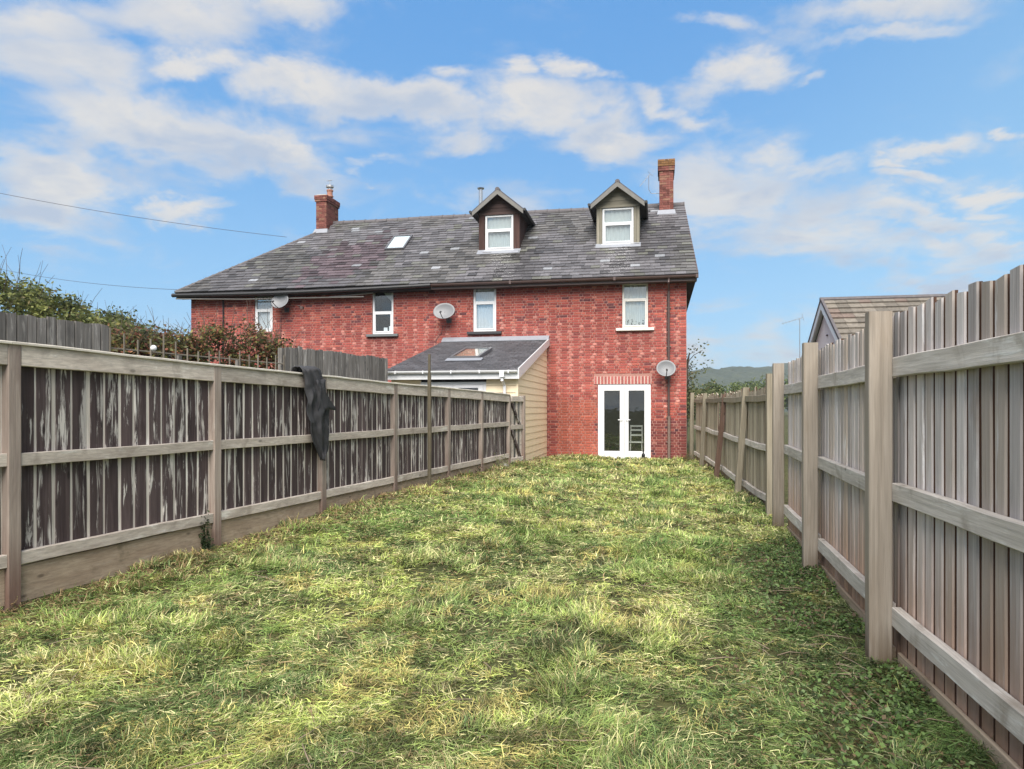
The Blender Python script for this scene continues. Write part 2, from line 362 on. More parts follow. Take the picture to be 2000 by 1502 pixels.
def leafmat(name, trans=.35, rough=.55):
    m, nt, b, out = base_mat(name)
    at = nn(nt, 'ShaderNodeAttribute', attribute_name='tint').outputs['Color']
    lk(nt, at, b.inputs['Base Color']); b.inputs['Roughness'].default_value = rough; b.inputs['Specular IOR Level'].default_value = .25
    t = nn(nt, 'ShaderNodeBsdfTranslucent'); lk(nt, at, t.inputs[0])
    mx = nn(nt, 'ShaderNodeMixShader', {0: trans}); lk(nt, b.outputs[0], mx.inputs[1]); lk(nt, t.outputs[0], mx.inputs[2]); lk(nt, mx.outputs[0], out.inputs[0])
    return m
MT['leaf'] = leafmat('leaf'); MT['grass'] = leafmat('grass_blade', .3, .5)
MT['bark'] = plain('bark', (.09, .07, .055), .9, .3, 20, .5)
MT['twig'] = plain('dry_twig', (.22, .17, .12), .9, .5, 9, .2)
def glass(name, refl=.3, tint=(.93, .96, .96)):
    m, nt, b, out = base_mat(name); nt.nodes.remove(b)
    tr = nn(nt, 'ShaderNodeBsdfTransparent', {0: tint}); gl = nn(nt, 'ShaderNodeBsdfGlossy', {0: (1, 1, 1), 'Roughness': .015})
    bf = nn(nt, 'ShaderNodeNewGeometry').outputs['Backfacing']; fr = nn(nt, 'ShaderNodeFresnel', {0: M_(nt, 'SUBTRACT', 1.5, M_(nt, 'MULTIPLY', bf, 1.5 - 1/1.5))}).outputs[0]
    co = nn(nt, 'ShaderNodeTexCoord').outputs['Object']
    bp = nn(nt, 'ShaderNodeBump', {'Strength': .06, 'Distance': .02, 'Height': noise(nt, co, 2.2, 2)})
    lk(nt, bp.outputs[0], gl.inputs['Normal'])
    f = M_(nt, 'MAXIMUM', fr, refl)
    mx = nn(nt, 'ShaderNodeMixShader', {0: f}); lk(nt, tr.outputs[0], mx.inputs[1]); lk(nt, gl.outputs[0], mx.inputs[2]); lk(nt, mx.outputs[0], out.inputs[0])
    return m
MT['glass'] = glass('window_glass', .17); MT['doorglass'] = glass('door_glass', .08)

# ------------------------------------------------------------------ fence lines (measured)
def smoothstep(t): t = np.clip(t, 0, 1); return t * t * (3 - 2 * t)
LZ = lambda px: 5.26 * 1461 / (1481 - px)
L_PX = [(20, 668, 1185), (418, 712, 1072), (627, 733, 1005), (768, 748, 960), (873, 757, 935), (938, 764, 915), (992, 770, 908)]
L_POST = []
for px, yt, yb in L_PX:
    z = LZ(px); x, y = cp(px, z)
    L_POST.append((x, y, hp(yt, z), min(hp(yb, z), .2)))
x0, y0 = L_POST[0][:2]; x1, y1 = L_POST[1][:2]
L_POST.insert(0, (2*x0-x1, 2*y0-y1, 1.96, .0))
R_PX = [(1716, 610, 1290), (1582, 670, 1115), (1520, 710, 1035)]
R_POST = []
for px, yt, yb in R_PX:
    z = EYE * F_PX / (yb - HZ); x, y = cp(px, z); R_POST.append((x, y, hp(yt, z), 0.0))
# the fence's near panel runs on past the edge of the frame
near_end = cp(2000, 2.66); a = R_POST[0]
dxy = Vector((near_end[0] - a[0] - .05, near_end[1] - a[1])).normalized()
R_POST.insert(0, (a[0] + dxy.x * 2.4, a[1] + dxy.y * 2.4, 2.01, 0.0))
FR_PX = [(1504, 730, 9.9, .0, 0), (1447, 757, 12.3, .0, .15), (1406, 770, 15.2, .02, .2), (1373, 768, 18.2, .04, .10), (1351, 767, 20.2, .06, .03)]
FR_POST = []
for px, yt, z, g, lean in FR_PX:
    x, y = cp(px, z); FR_POST.append((x, y, hp(yt, z), g, lean))
lx = np.array([p[0] for p in L_POST]); ly = np.array([p[1] for p in L_POST]); lg = np.array([p[3] for p in L_POST])
rx = np.array([p[0] for p in R_POST] + [p[0] for p in FR_POST]); ry = np.array([p[1] for p in R_POST] + [p[1] for p in FR_POST])
def XL(y): return np.where(y > ly[-1], np.interp(y, [ly[-1], 17.5, 21], [lx[-1], -3.1, -3.1]), np.interp(y, ly, lx))
def XR(y): return np.interp(y, ry, rx)
def lattice(seed, n=64):
    return np.random.default_rng(seed).random((n, n))
LAT = [lattice(i) for i in range(12)]
def vnoise(x, y, s, k=0):
    x = np.asarray(x) * s + 100; y = np.asarray(y) * s + 100; L = LAT[k]; n = L.shape[0]
    xi = np.floor(x).astype(int); yi = np.floor(y).astype(int); fx = x - xi; fy = y - yi
    fx = fx*fx*(3-2*fx); fy = fy*fy*(3-2*fy)
    a = L[xi % n, yi % n]; b = L[(xi+1) % n, yi % n]; c = L[xi % n, (yi+1) % n]; d = L[(xi+1) % n, (yi+1) % n]
    return (a*(1-fx)+b*fx)*(1-fy) + (c*(1-fx)+d*fx)*fy
def fbm(x, y, s, k=0, o=4):
    t = 0; a = .5; w = 0
    for i in range(o): t = t + a*vnoise(x, y, s*2**i, (k+i) % 12); w += a; a *= .5
    return t / w
def ground(x, y):
    x = np.asarray(x, float); y = np.asarray(y, float)
    t = np.clip((x - XL(y)) / np.maximum(XR(y) - XL(y), .5), 0, 1)
    gl = np.interp(y, np.append(ly, 20.9), np.append(np.maximum(lg, 0), .05))
    g = gl * (1 - smoothstep(t / .75))
    inside = smoothstep(np.minimum(x - XL(y) + 1.5, XR(y) - x + 1.5)) * smoothstep((24 - y) / 3)
    g = g + (fbm(x, y, .9, 3) - .5) * .06 * inside + (fbm(x, y, 5, 5, 3) - .5) * .052 * inside
    return g * smoothstep((26 - y) / 5) * smoothstep((y + 8) / 4)
def gz(x, y): return float(ground(np.array([x]), np.array([y]))[0])

# ------------------------------------------------------------------ ground, hill
def build_ground():
    xs = np.unique(np.concatenate([-np.geomspace(12, 2500, 24)[::-1], np.arange(-12, 6.01, .12), np.geomspace(6.1, 2500, 24)]))
    ys = np.unique(np.concatenate([-np.geomspace(8, 2500, 20)[::-1], np.arange(-8, 23, .12), np.geomspace(23, 3000, 24)]))
    X, Y = np.meshgrid(xs, ys); Z = ground(X.ravel(), Y.ravel())
    V = np.stack([X.ravel(), Y.ravel(), Z], 1)
    n, m = len(xs), len(ys)
    i, j = np.meshgrid(np.arange(n-1), np.arange(m-1)); a = (j*n+i).ravel()
    Fq = np.stack([a, a+1, a+1+n, a+n], 1)
    m_, nt, b, out = base_mat('turf_soil')
    pos = nn(nt, 'ShaderNodeNewGeometry').outputs['Position']
    n1 = noise(nt, pos, 1.3, 6, .6); n2 = noise(nt, pos, 14, 8, .7, .4); n3 = noise(nt, pos, 70, 4, .6)
    c = mixc(nt, smooth(nt, n1, .35, .65), (.055, .065, .026), (.085, .085, .035))
    c = mixc(nt, smooth(nt, n2, .45, .65), c, (.035, .028, .018))
    c = mixc(nt, smooth(nt, n3, .5, .8, 0, .6), c, (.2, .19, .08))
    lk(nt, c, b.inputs['Base Color']); b.inputs['Roughness'].default_value = .95; b.inputs['Specular IOR Level'].default_value = .1
    bump(nt, b, n2, .6, .03)
    g = np_mesh('ground', V, Fq, None, m_, kind='structure', sm=True)
    # wooded hill far behind the right fence
    m2, nt, b, out = base_mat('wooded_hill')
    pos = nn(nt, 'ShaderNodeNewGeometry').outputs['Position']
    vo = nn(nt, 'ShaderNodeTexVoronoi', {'Scale': .16}); lk(nt, pos, vo.inputs['Vector'])
    c = mixc(nt, smooth(nt, noise(nt, pos, .02, 6, .6), .35, .65), (.036, .052, .032), (.062, .075, .044))
    c = mixc(nt, smooth(nt, vo.outputs['Distance'], .1, .8, 0, .6), c, (.03, .045, .03))
    lk(nt, c, b.inputs['Base Color']); b.inputs['Roughness'].default_value = 1
    bump(nt, b, noise(nt, pos, .25, 4), 1, 3)
    cx, cy = cp(1450, 620)
    us = np.linspace(-700, 700, 420); vs = np.linspace(-260, 330, 130)
    Ux, Vy = np.meshgrid(us, vs)
    prof = np.interp(us, [-700, -300, -140, -80, -40, -8, 20, 60, 150, 320, 700], [6, 14, 26, 31, 35, 37.5, 38, 46, 54, 44, 20])
    H = prof[None, :] * np.exp(-(Vy / 170.0) ** 2) + (fbm(Ux, Vy, .02, 2, 3) - .5) * 8
    H = H + (fbm(Ux, Vy, .12, 4, 3) - .3) * 6 - 4
    V = np.stack([cx + Ux.ravel() * CA - Vy.ravel() * SA, cy + Ux.ravel() * SA + Vy.ravel() * CA, H.ravel()], 1)
    n, m = len(us), len(vs); i, j = np.meshgrid(np.arange(n-1), np.arange(m-1)); a = (j*n+i).ravel()
    np_mesh('hill', V, np.stack([a, a+1, a+1+n, a+n], 1), None, m2, kind='structure')
build_ground()

# ------------------------------------------------------------------ the brick house
YF = 20.92                                    # front plane of the wall
XLw, XRw = wX(373, YF), .79
XHR = -11.45                                  # ridge end above the hip
YE, ZE = YF - .32, 5.2; YR, ZR = 24.85, 8.32   # eaves and ridge
SL = (ZR - ZE) / (YR - YE)
XEL = XLw - .35
roofz = lambda y: ZE + SL * (y - YE)
house = thing('brick_house', 'long red brick house with slate roof and two dormers beyond the lawn', 'house', (-7, YF, 0))
ops = {}
def opening(n, x0, x1, yt, yb): ops[n] = (wX(x0, YF), wX(x1, YF), wZ((x0+x1)/2, yb, YF), wZ((x0+x1)/2, yt, YF))
opening('w1', 497, 532, 574, 648); opening('w2', 727, 768, 563, 653); opening('w3', 924, 969, 560, 648)
opening('w4', 1215, 1266, 552, 641); opening('door', 1168, 1271, 751, 896)
ops['door'] = (ops['door'][0], ops['door'][1], .0, ops['door'][3])
def build_walls():
    xs = sorted({XLw, XRw} | {v for o in ops.values() for v in o[:2]}); zs = sorted({-.3, 5.3} | {v for o in ops.values() for v in o[2:]})
    g = G()
    for i in range(len(xs)-1):
        z0 = None
        for j in range(len(zs)-1):
            mx, mz = (xs[i]+xs[i+1])/2, (zs[j]+zs[j+1])/2
            if any(o[0] < mx < o[1] and o[2] < mz < o[3] for o in ops.values()): continue
            g.box(xs[i], xs[i+1], YF+.008, YF+.24, zs[j], zs[j+1])
    g.build('wall', MT['mortar'], house)
    # other walls
    side = G(); YB = 2*YR - YE - .32
    side.box(XLw, XLw+.24, YF+.25, YB, -.3, 5.15); side.box(XLw, XRw, YB, YB+.24, -.3, 5.15); side.box(XRw-.24, XRw-.002, YF+.25, YB, -.3, 5.15)
    side.add([(XRw-.24, YF, 5.15), (XRw-.24, YB, 5.15), (XRw-.24, YR, ZR-.25), (XRw-.02, YF, 5.15), (XRw-.02, YB, 5.15), (XRw-.02, YR, ZR-.25)], [(0,2,1), (3,4,5), (0,3,5,2), (1,2,5,4), (0,1,4,3)])
    m, nt, b, out = base_mat('side_brick'); co = nn(nt, 'ShaderNodeTexCoord').outputs['Object']
    sp = nn(nt, 'ShaderNodeSeparateXYZ', {0: co}); cc = nn(nt, 'ShaderNodeCombineXYZ', {0: M_(nt, 'ADD', sp.outputs[0], sp.outputs[1]), 1: sp.outputs[2], 2: 0.0}).outputs[0]
    bt = nn(nt, 'ShaderNodeTexBrick', {'Color1': (.33, .07, .05), 'Color2': (.42, .13, .09), 'Mortar': (.34, .17, .14), 'Scale': 1.0, 'Mortar Size': .006, 'Brick Width': .225, 'Row Height': .075})
    lk(nt, cc, bt.inputs['Vector']); lk(nt, bt.outputs[0], b.inputs['Base Color']); b.inputs['Roughness'].default_value = .9; bump(nt, b, bt.outputs['Fac'], -.6, .01)
    side.build('side_wall', m, house)
    # the dark inside, behind the panes
    r = G(); 
    for n, o in ops.items():
        r.box(o[0]-.3, o[1]+.3, YF+1.6, YF+1.65, o[2]-.2, o[3]+.2)
        r.box(o[0]-.35, o[0]-.3, YF+.25, YF+1.6, o[2]-.2, o[3]+.2); r.box(o[1]+.3, o[1]+.35, YF+.25, YF+1.6, o[2]-.2, o[3]+.2)
        r.box(o[0]-.3, o[1]+.3, YF+.25, YF+1.6, o[3]+.2, o[3]+.25); r.box(o[0]-.3, o[1]+.3, YF+.25, YF+1.6, o[2]-.25, o[2]-.2)
    r.build('room_interior', MT['room'], house)
build_walls()

def brick_tint(x, z, header, r):
    base = np.array([.275, .062, .050])
    if r < .25: base = np.array([.345, .090, .066])
    elif r < .40: base = np.array([.19, .046, .044])
    elif r < .44: base = np.array([.115, .04, .045])
    zone = smoothstep((4.35 - z) / .9) * smoothstep((z - 1.2) / 1.0)
    patch = .35 + 1.1 * float(vnoise(x, z, .8, 2))
    if header and random.random() < .55 * zone * patch: base = np.array([.46, .20, .165]) * random.uniform(.8, 1.2)
    elif header and random.random() < .1: base = np.array([.42, .15, .11])
    # orange-red relaid brickwork left of the door
    if -2.9 < x < -1.7 + .2*math.sin(z*5) and z < 1.75: base = base * .35 + np.array([.36, .10, .062]) * .65
    # sooty and damp near the foot of the right corner
    if x > -.55 and z < 1.1: base = base * np.array([.62, .72, .8])
    # dusty pink in the middle of the wall
    f = zone * .35 * patch
    base = base * (1 - f) + np.array([.36, .10, .088]) * f
    base = base * (.68 + .62 * float(fbm(np.array([x*.6]), np.array([z*1.2]), 1.0, 4, 4)[0]))
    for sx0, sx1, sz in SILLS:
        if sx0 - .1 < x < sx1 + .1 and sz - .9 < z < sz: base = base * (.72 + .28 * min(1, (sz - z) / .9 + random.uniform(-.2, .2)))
    return tuple(base * random.uniform(.82, 1.16))
SILLS = [(o[0], o[1], o[2]) for k_, o in ops.items() if k_ != 'door']
def build_bricks():
    L, Hh, J = .225, .075, .014
    items = []
    row = 0; z = .0
    arch = (wX(1160, YF), wX(1272, YF), ops['door'][3]+.012, ops['door'][3]+.25)
    holes = [(o[0], o[1], o[2], o[3]) for o in ops.values()] + [arch]
    while z < 5.24:
        x = XLw; k = row % 2
        x -= (.112 * 1.5 if row % 2 else 0) + random.uniform(0, .03)
        while x < XRw:
            w = L if k % 2 == 0 else .112; header = k % 2 == 1
            a, b = max(x, XLw), min(x + w, XRw)
            segs = [(a, b)]
            for (hx0, hx1, hz0, hz1) in holes:
                if z + Hh - J > hz0 + .002 and z < hz1 - .002:
                    ns = []
                    for (p, q) in segs:
                        if q <= hx0 or p >= hx1: ns.append((p, q)); continue
                        if p < hx0: ns.append((p, hx0 + J*.5))
                        if q > hx1: ns.append((hx1 - J*.5, q))
                    segs = ns
            for (p, q) in segs:
                if q - p > .03:
                    if z + Hh > 5.28: continue
                    items.append((p + J/2, q - J/2, z, z + Hh - J, header))
            x += w; k += 1
        z += Hh; row += 1
    zt = arch[2]
    n = 17; w = (arch[1]-arch[0]) / n
    arch_items = [(arch[0]+i*w+.013, arch[0]+(i+1)*w-.013, zt, zt+.225, False) for i in range(n)]
    def one(g, it, ox=0, oz=0, tint=None):
        p, q, a, b, h = it
        dy = random.uniform(-.004, .003); e = .004
        jx = [random.uniform(-.0015, .0015) for _ in range(4)]; jz = [random.uniform(-.002, .002) for _ in range(4)]
        y0 = YF - .002 + dy
        vs = [(p, YF+.012, a), (q, YF+.012, a), (q, YF+.012, b), (p, YF+.012, b),
              (p+e+jx[0], y0, a+e+jz[0]), (q-e+jx[1], y0+random.uniform(-.001,.001), a+e+jz[1]), (q-e+jx[2], y0, b-e+jz[2]), (p+e+jx[3], y0, b-e+jz[3])]
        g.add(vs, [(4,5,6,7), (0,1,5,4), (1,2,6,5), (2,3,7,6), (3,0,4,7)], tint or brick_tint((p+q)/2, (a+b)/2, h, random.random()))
    def score(it):
        x, zc = (it[0]+it[1])/2, it[2]
        if x < -3.05 or (it[1]-it[0]) < .2: return 99
        return math.hypot(x - .0, YF) + abs(zc - 1.45) * .12
    items.sort(key=score)
    near, rest = items[:280], items[280:]
    for it in near + arch_items:
        g = G(); 
        if it in arch_items: one(g, it, tint=tuple(np.array([.36, .11, .10])*random.uniform(.8, 1.15)))
        else: one(g, it)
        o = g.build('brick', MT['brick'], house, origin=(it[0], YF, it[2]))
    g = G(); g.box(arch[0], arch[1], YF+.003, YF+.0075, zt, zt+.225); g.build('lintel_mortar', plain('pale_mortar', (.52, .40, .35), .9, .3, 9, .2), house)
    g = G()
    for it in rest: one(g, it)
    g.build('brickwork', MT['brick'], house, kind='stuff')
build_bricks()

def slate_tint(x, y):
    s = (y - YE) / (YR - YE)
    base = np.array([.118, .113, .120]) * random.uniform(.72, 1.3)
    n = float(vnoise(x, y, .9, 1)); n2 = float(vnoise(x, y, .5, 6))
    if n > .58: base = base * np.array([1.0, 1.0, .92]) * .88
    if n2 > .6: base = base * .72
    # old purple slates with lichen left of the middle
    d = ((x + 9.9 - (s-.4)*1.6) / 1.1) ** 2 + ((s - .38) / .33) ** 2
    if d + random.uniform(-.9, .6) < 1: base = np.array([.088, .066, .074]) * random.uniform(.6, 1.5)
    r = random.random()
    if r < .014: base = np.array([.28, .29, .31]) * random.uniform(.7, 1.1)
    elif r < .15: base = base * .6
    elif r < .21: base = np.array([.125, .125, .11]) * random.uniform(.7, 1.1)
    return tuple(base)
DORM = []     # X0, X1, Y front
def build_roof():
    rows = 27; dy = (YR - YE + .02) / rows; th = .008
    L = math.hypot(1, SL); ny, nz = -SL / L, 1 / L
    under = G()
    xr0, xr1 = 1.08, .84; YBk = 2*YR - YE
    A, B, Cc, D = (XEL, YE, ZE-.03), (xr0, YE, ZE-.03), (xr1, YR, ZR-.03), (XHR, YR, ZR-.03)
    under.add([A, B, Cc, D, (XEL, YBk, ZE-.03), (xr0, YBk, ZE-.03)], [(0,1,2,3), (3,2,5,4), (0,3,4), (0,4,5,1), (1,5,2)])
    under.build('roof_deck', MT['soffit'], house)
    back = G(); back.add([(XHR, YR, ZR), (xr1, YR, ZR), (xr0, YBk, ZE), (XEL, YBk, ZE), (XEL, YE, ZE)], [(0,1,2,3), (0,3,4)], (.12, .12, .13)); back.build('back_slope', MT['slate'], house)
    items = []
    for r in range(rows):
        y0 = YE - .03 + r*dy; y1 = y0 + dy*1.5
        s = (y0 - YE) / (YR - YE)
        xl = XEL + (XHR - XEL) * max(s, 0); xr = xr0 + (xr1 - xr0) * s
        x = xr + random.uniform(0, .05) - (.15 if r % 2 else 0)
        first = True; hi = xr + .02
        while hi > xl:
            w = random.uniform(.27, .31); lo = (x - w if first else hi - w); first = False
            lo2 = max(lo, xl)
            if hi - lo2 > .05: items.append((lo2+.003, hi-.003, y0 + random.uniform(-.009, .009), min(y1, YR+.02)))
            hi = lo
    def one(g, it):
        p, q, ya, yb = it; t = random.uniform(.014, .030); lift = random.uniform(0, .006); t2 = .004
        tl = random.uniform(-.006, .006)
        def P(x, y, h): return (x, y + ny*h, roofz(y) + nz*h)
        g.add([P(p, ya+tl, lift+t+.010), P(q, ya-tl, lift+t+.010), P(q, yb, t2), P(p, yb, t2), P(p, ya+tl, lift+.006), P(q, ya-tl, lift+.006)],
              [(0,1,2,3), (4,5,1,0), (0,3,4), (1,5,2)], slate_tint((p+q)/2, ya))
    def hidden(it):
        for (a, b, yf) in DORM:
            if it[0] > a - .02 and it[1] < b + .02 and it[2] > yf + .1: return True
        return False
    items = [i for i in items if not hidden(i)]
    items.sort(key=lambda i: math.hypot(i[0], i[2] - 0) - (1 if (i[1]-i[0]) > .2 else -50))
    for it in items[:285]:
        g = G(); one(g, it); g.build('slate', MT['slate'], house, origin=(it[0], it[2], roofz(it[2])))
    g = G()
    for it in items[285:]: one(g, it)
    g.build('slate_covering', MT['slate'], house, kind='stuff')
    # ridge tiles
    x = xr1 + .03; i = 0
    while x > XHR + .1:
        w = .42; g = G(); R = []
        for xx, rr in ((x - w + .004, .115), (x - .03, .115), (x-.03, .128), (x, .128)):
            R.append([(xx, YR + rr*1.15*math.cos(t), ZR - .055 + rr*math.sin(t) + .008*math.sin(i*.7)) for t in np.linspace(-.3, math.pi+.3, 8)])
        g.rings(R, caps=True, closed=True); fixn(g.build('ridge_tile', MT['ridge'], house, origin=(x, YR, ZR)))
        x -= w; i += 1
    # hip edge mortar
    g = G(); g.tube([(XEL, YE, ZE+.01), (XHR, YR, ZR+.01)], .05, 6); g.build('hip_flashing', MT['ridge'], house)
    # verge strip at the gable
    g = G(); g.hexa([(xr0-.02, YE-.02, ZE-.12), (xr0+.02, YE-.02, ZE-.12), (xr1+.02, YR, ZR-.12), (xr1-.02, YR, ZR-.12), (xr0-.02, YE-.02, ZE+.02), (xr0+.02, YE-.02, ZE+.02), (xr1+.02, YR, ZR+.02), (xr1-.02, YR, ZR+.02)])
    g.build('barge_board', MT['gutter_brown'], house)
def dormer_frame(px0, px1, pyb, pya):
    u = ((px0+px1)/2 - 1000) / F_PX; k = CA + u*SA; c = (HZ - pyb) / F_PX / k
    Y = (ZE - SL*YE - EYE) / (c - SL)
    return wX(px0, Y), wX(px1, Y), Y, roofz(Y), wZ((px0+px1)/2, pya, Y)
D1 = dormer_frame(935, 1015, 490, 372); D2 = dormer_frame(1165, 1249, 478, 357)
DORM = [(D1[0], D1[1], D1[2]), (D2[0], D2[1], D2[2])]
build_roof()

def window_parts(parent, x0, x1, z0, z1, Y, tr=.35, fw=.055, mat='white', behind='net', gap=.09, glassm='glass', sash=True, top_opens=True):
    """frame, transom, sashes and panes; front of the frame at Y"""
    m = MT[mat]; g = G()
    g.box(x0, x0+fw, Y, Y+.07, z0, z1); g.box(x1-fw, x1, Y, Y+.07, z0, z1)
    g.box(x0+fw, x1-fw, Y, Y+.07, z1-fw, z1); g.box(x0+fw, x1-fw, Y, Y+.07, z0, z0+fw)
    fr = g.build('window_frame', m, parent, bevel=.006)
    ps = []
    if tr:
        zt = z1 - (z1-z0)*tr
        g = G(); g.box(x0+fw, x1-fw, Y-.003, Y+.067, zt-fw*.5, zt+fw*.5); g.build('transom', m, parent, bevel=.005)
        ps = [(z0+fw, zt-fw*.5), (zt+fw*.5, z1-fw)]
    else: ps = [(z0+fw, z1-fw)]
    for k, (a, b) in enumerate(ps):
        e = 0
        if sash and (k == 0 or not top_opens):
            e = .035; g = G(); q0, q1 = x0+fw+.001, x1-fw-.001
            g.box(q0, q0+e, Y-.012, Y+.045, a, b); g.box(q1-e, q1, Y-.012, Y+.045, a, b); g.box(q0+e, q1-e, Y-.012, Y+.045, b-e, b); g.box(q0+e, q1-e, Y-.012, Y+.045, a, a+e)
            g.build('sash', m, parent, bevel=.004)
        g = G(); g.box(x0+fw+e, x1-fw-e, Y+.03, Y+.036, a+e, b-e); g.build('pane', MT[glassm], parent)
    if behind:
        g = G(); n = 24; xs = np.linspace(x0+fw*.6, x1-fw*.6, n)
        top = [(x, Y+gap+.012*math.sin(i*1.7), z1-.02) for i, x in enumerate(xs)]; bot = [(x, Y+gap+.018*math.sin(i*1.7+.4), z0+.03) for i, x in enumerate(xs)]
        g.rings([bot, top], caps=False, closed=False); g.build('net_curtain' if behind == 'net' else 'blind', MT[behind], parent)
    return fr
def build_dormer(Dm, style):
    x0, x1, Y, z0, za = Dm; cx = (x0+x1)/2; hw = (x1-x0)/2
    bd, bh = ('brownboard', 'brownboard_h') if style == 'brown' else ('greenboard', 'greenboard_h')
    d = bpy.data.objects.new('dormer', None); COL.objects.link(d); d.parent = house; d.location = Vector((cx, Y, z0)) - Vector(LOC[house.name]); LOC[d.name] = (cx, Y, z0)
    d['label'] = 'left dormer with dark brown boards' if style == 'brown' else 'right dormer with weathered olive grey boards'
    ze = z0 + 1.22                                    # underside of the little roof
    pw = .20 if style == 'brown' else .17
    Yend = lambda z: YE + (z - ZE) / SL + .1
    # corner posts, boards by the window
    for a, b in ((x0, x0+pw), (x1-pw, x1)):
        n = 1 if style == 'brown' else 2
        for k in range(n):
            g = G(); g.box(a+(b-a)*k/n+.003, a+(b-a)*(k+1)/n-.003, Y-.01*(k % 2), Y+.1, z0-.05, ze); g.build('corner_board', MT[bd], d, origin=(a, Y, z0))
    # cheeks
    for x in (x0, x1-.03):
        g = G(); zt = ze + .12
        g.add([(x, Y+.1, z0-.05), (x, Yend(zt), zt), (x, Y+.1, zt), (x+.03, Y+.1, z0-.05), (x+.03, Yend(zt), zt), (x+.03, Y+.1, zt)], [(0,1,2), (3,5,4), (0,3,4,1), (1,4,5,2), (2,5,3,0)])
        g.build('cheek', MT[bd], d)
    # head board and gable boards
    g = G(); g.box(x0-.01, x1+.01, Y-.02, Y+.08, ze-.075, ze-.0); g.build('head_board', MT[bh], d, origin=(x0, Y, ze))
    ov = .17; pitch = (za - .09 - ze) / (hw + ov) ; zr = za
    zl = lambda x: ze + .02 + (hw + ov - abs(x - cx)) * pitch - .03
    nb = 4; zz = ze
    top = zl(cx) - .02
    for k in range(nb):
        a = ze + (top-ze)*k/nb + .002; b = ze + (top-ze)*(k+1)/nb - .004
        def xa(z): return max(.01, hw + ov - (z - ze + .01) / pitch)
        w0, w1 = min(xa(a), hw), min(xa(b), hw)
        g = G(); g.add([(cx-w0, Y, a), (cx+w0, Y, a), (cx+w1, Y+.012, b), (cx-w1, Y+.012, b), (cx-w0, Y+.05, a), (cx+w0, Y+.05, a), (cx+w1, Y+.05, b), (cx-w1, Y+.05, b)],
                       [(0,1,2,3), (4,7,6,5), (0,4,5,1), (3,2,6,7), (0,3,7,4), (1,5,6,2)]); g.build('gable_board', MT[bh], d, origin=(cx, Y, a))
    # roof slopes, barge boards
    for s in (-1, 1):
        xe = cx + s*(hw+ov); yf = Y - .24
        zlow, zhi = ze - .03, za - .04
        ybl, ybh = Yend(zlow)-.05, Yend(zhi)-.05
        g = G(); t = .05
        lo = (xe, zlow); hi = (cx, zhi)
        g.hexa([(lo[0], yf, lo[1]), (hi[0], yf, hi[1]), (hi[0], ybh, hi[1]), (lo[0], ybl, lo[1]), (lo[0], yf, lo[1]+t), (hi[0], yf, hi[1]+t), (hi[0], ybh, hi[1]+t), (lo[0], ybl, lo[1]+t)], (.06, .06, .07))
        fixn(g.build('dormer_roof', MT['slate'], d))
        g = G(); bw = .14
        g.hexa([(lo[0]-s*.012, yf-.03, lo[1]-bw+.02), (hi[0], yf-.03, hi[1]-bw-.01), (hi[0], yf-.002, hi[1]-bw-.01), (lo[0]-s*.012, yf-.002, lo[1]-bw+.02),
                (lo[0]-s*.012, yf-.03, lo[1]+.005), (hi[0], yf-.03, hi[1]+.005), (hi[0], yf-.002, hi[1]+.005), (lo[0]-s*.012, yf-.002, lo[1]+.005)])
        fixn(g.build('barge_board', MT['verge'], d))
        # soffit and gutter
        g = G(); g.box(min(cx+s*hw, xe), max(cx+s*hw, xe), yf, ybl, zlow-.04, zlow-.005); g.build('soffit', MT['soffit'], d)
        g = G(); gx = xe + s*.035; yb2 = Yend(zlow-.05)-.02
        g.tube([(gx, yf-.05, zlow+.01), (gx, yb2, zlow-.02)], .045, 8); g.build('gutter', MT['black'], d)
        g = G(); g.tube([(gx, yb2-.02, zlow-.03), (gx, yb2-.12, zlow-.13)], .04, 8); g.build('gutter_outlet', MT['white'], d)
    for k in range(4):
        a = Y - .27 + k*.5; b = a + .49
        if b > Yend(zr) + .1: break
        g = G(); R = [[(cx + .075*math.cos(t), yy, zr - .03 + .065*math.sin(t)) for t in np.linspace(-.5, math.pi+.5, 7)] for yy in (a, b)]
        g.rings(R); fixn(g.build('ridge_tile', MT['ridge'], d, origin=(cx, a, zr)))
    fr = window_parts(d, x0+pw+.01, x1-pw-.01, z0+.02, ze-.08, Y+.02, tr=.42, fw=.06, behind='blind')
    g = G(); g.box(x0+pw-.02, x1-pw+.02, Y-.06, Y+.05, z0-.03, z0+.018); g.build('window_sill', MT['white'], d, bevel=.005)
    g = G(); yb = Y - .22
    g.hexa([(x0-.02, yb, roofz(yb)+.035), (x1+.04, yb, roofz(yb)+.035), (x1+.04, Y, roofz(Y)+.03), (x0-.02, Y, roofz(Y)+.03),
            (x0-.02, yb, roofz(yb)+.045), (x1+.04, yb, roofz(yb)+.045), (x1+.04, Y, roofz(Y)+.05), (x0-.02, Y, roofz(Y)+.05)]); g.build('apron_flashing', MT['lead'], d)
    g = G(); g.box(x0+.03, x1-.03, Y+.5, Y+.52, z0+.1, ze); g.build('dormer_interior', MT['room'], d)
build_dormer(D1, 'brown'); build_dormer(D2, 'olive')

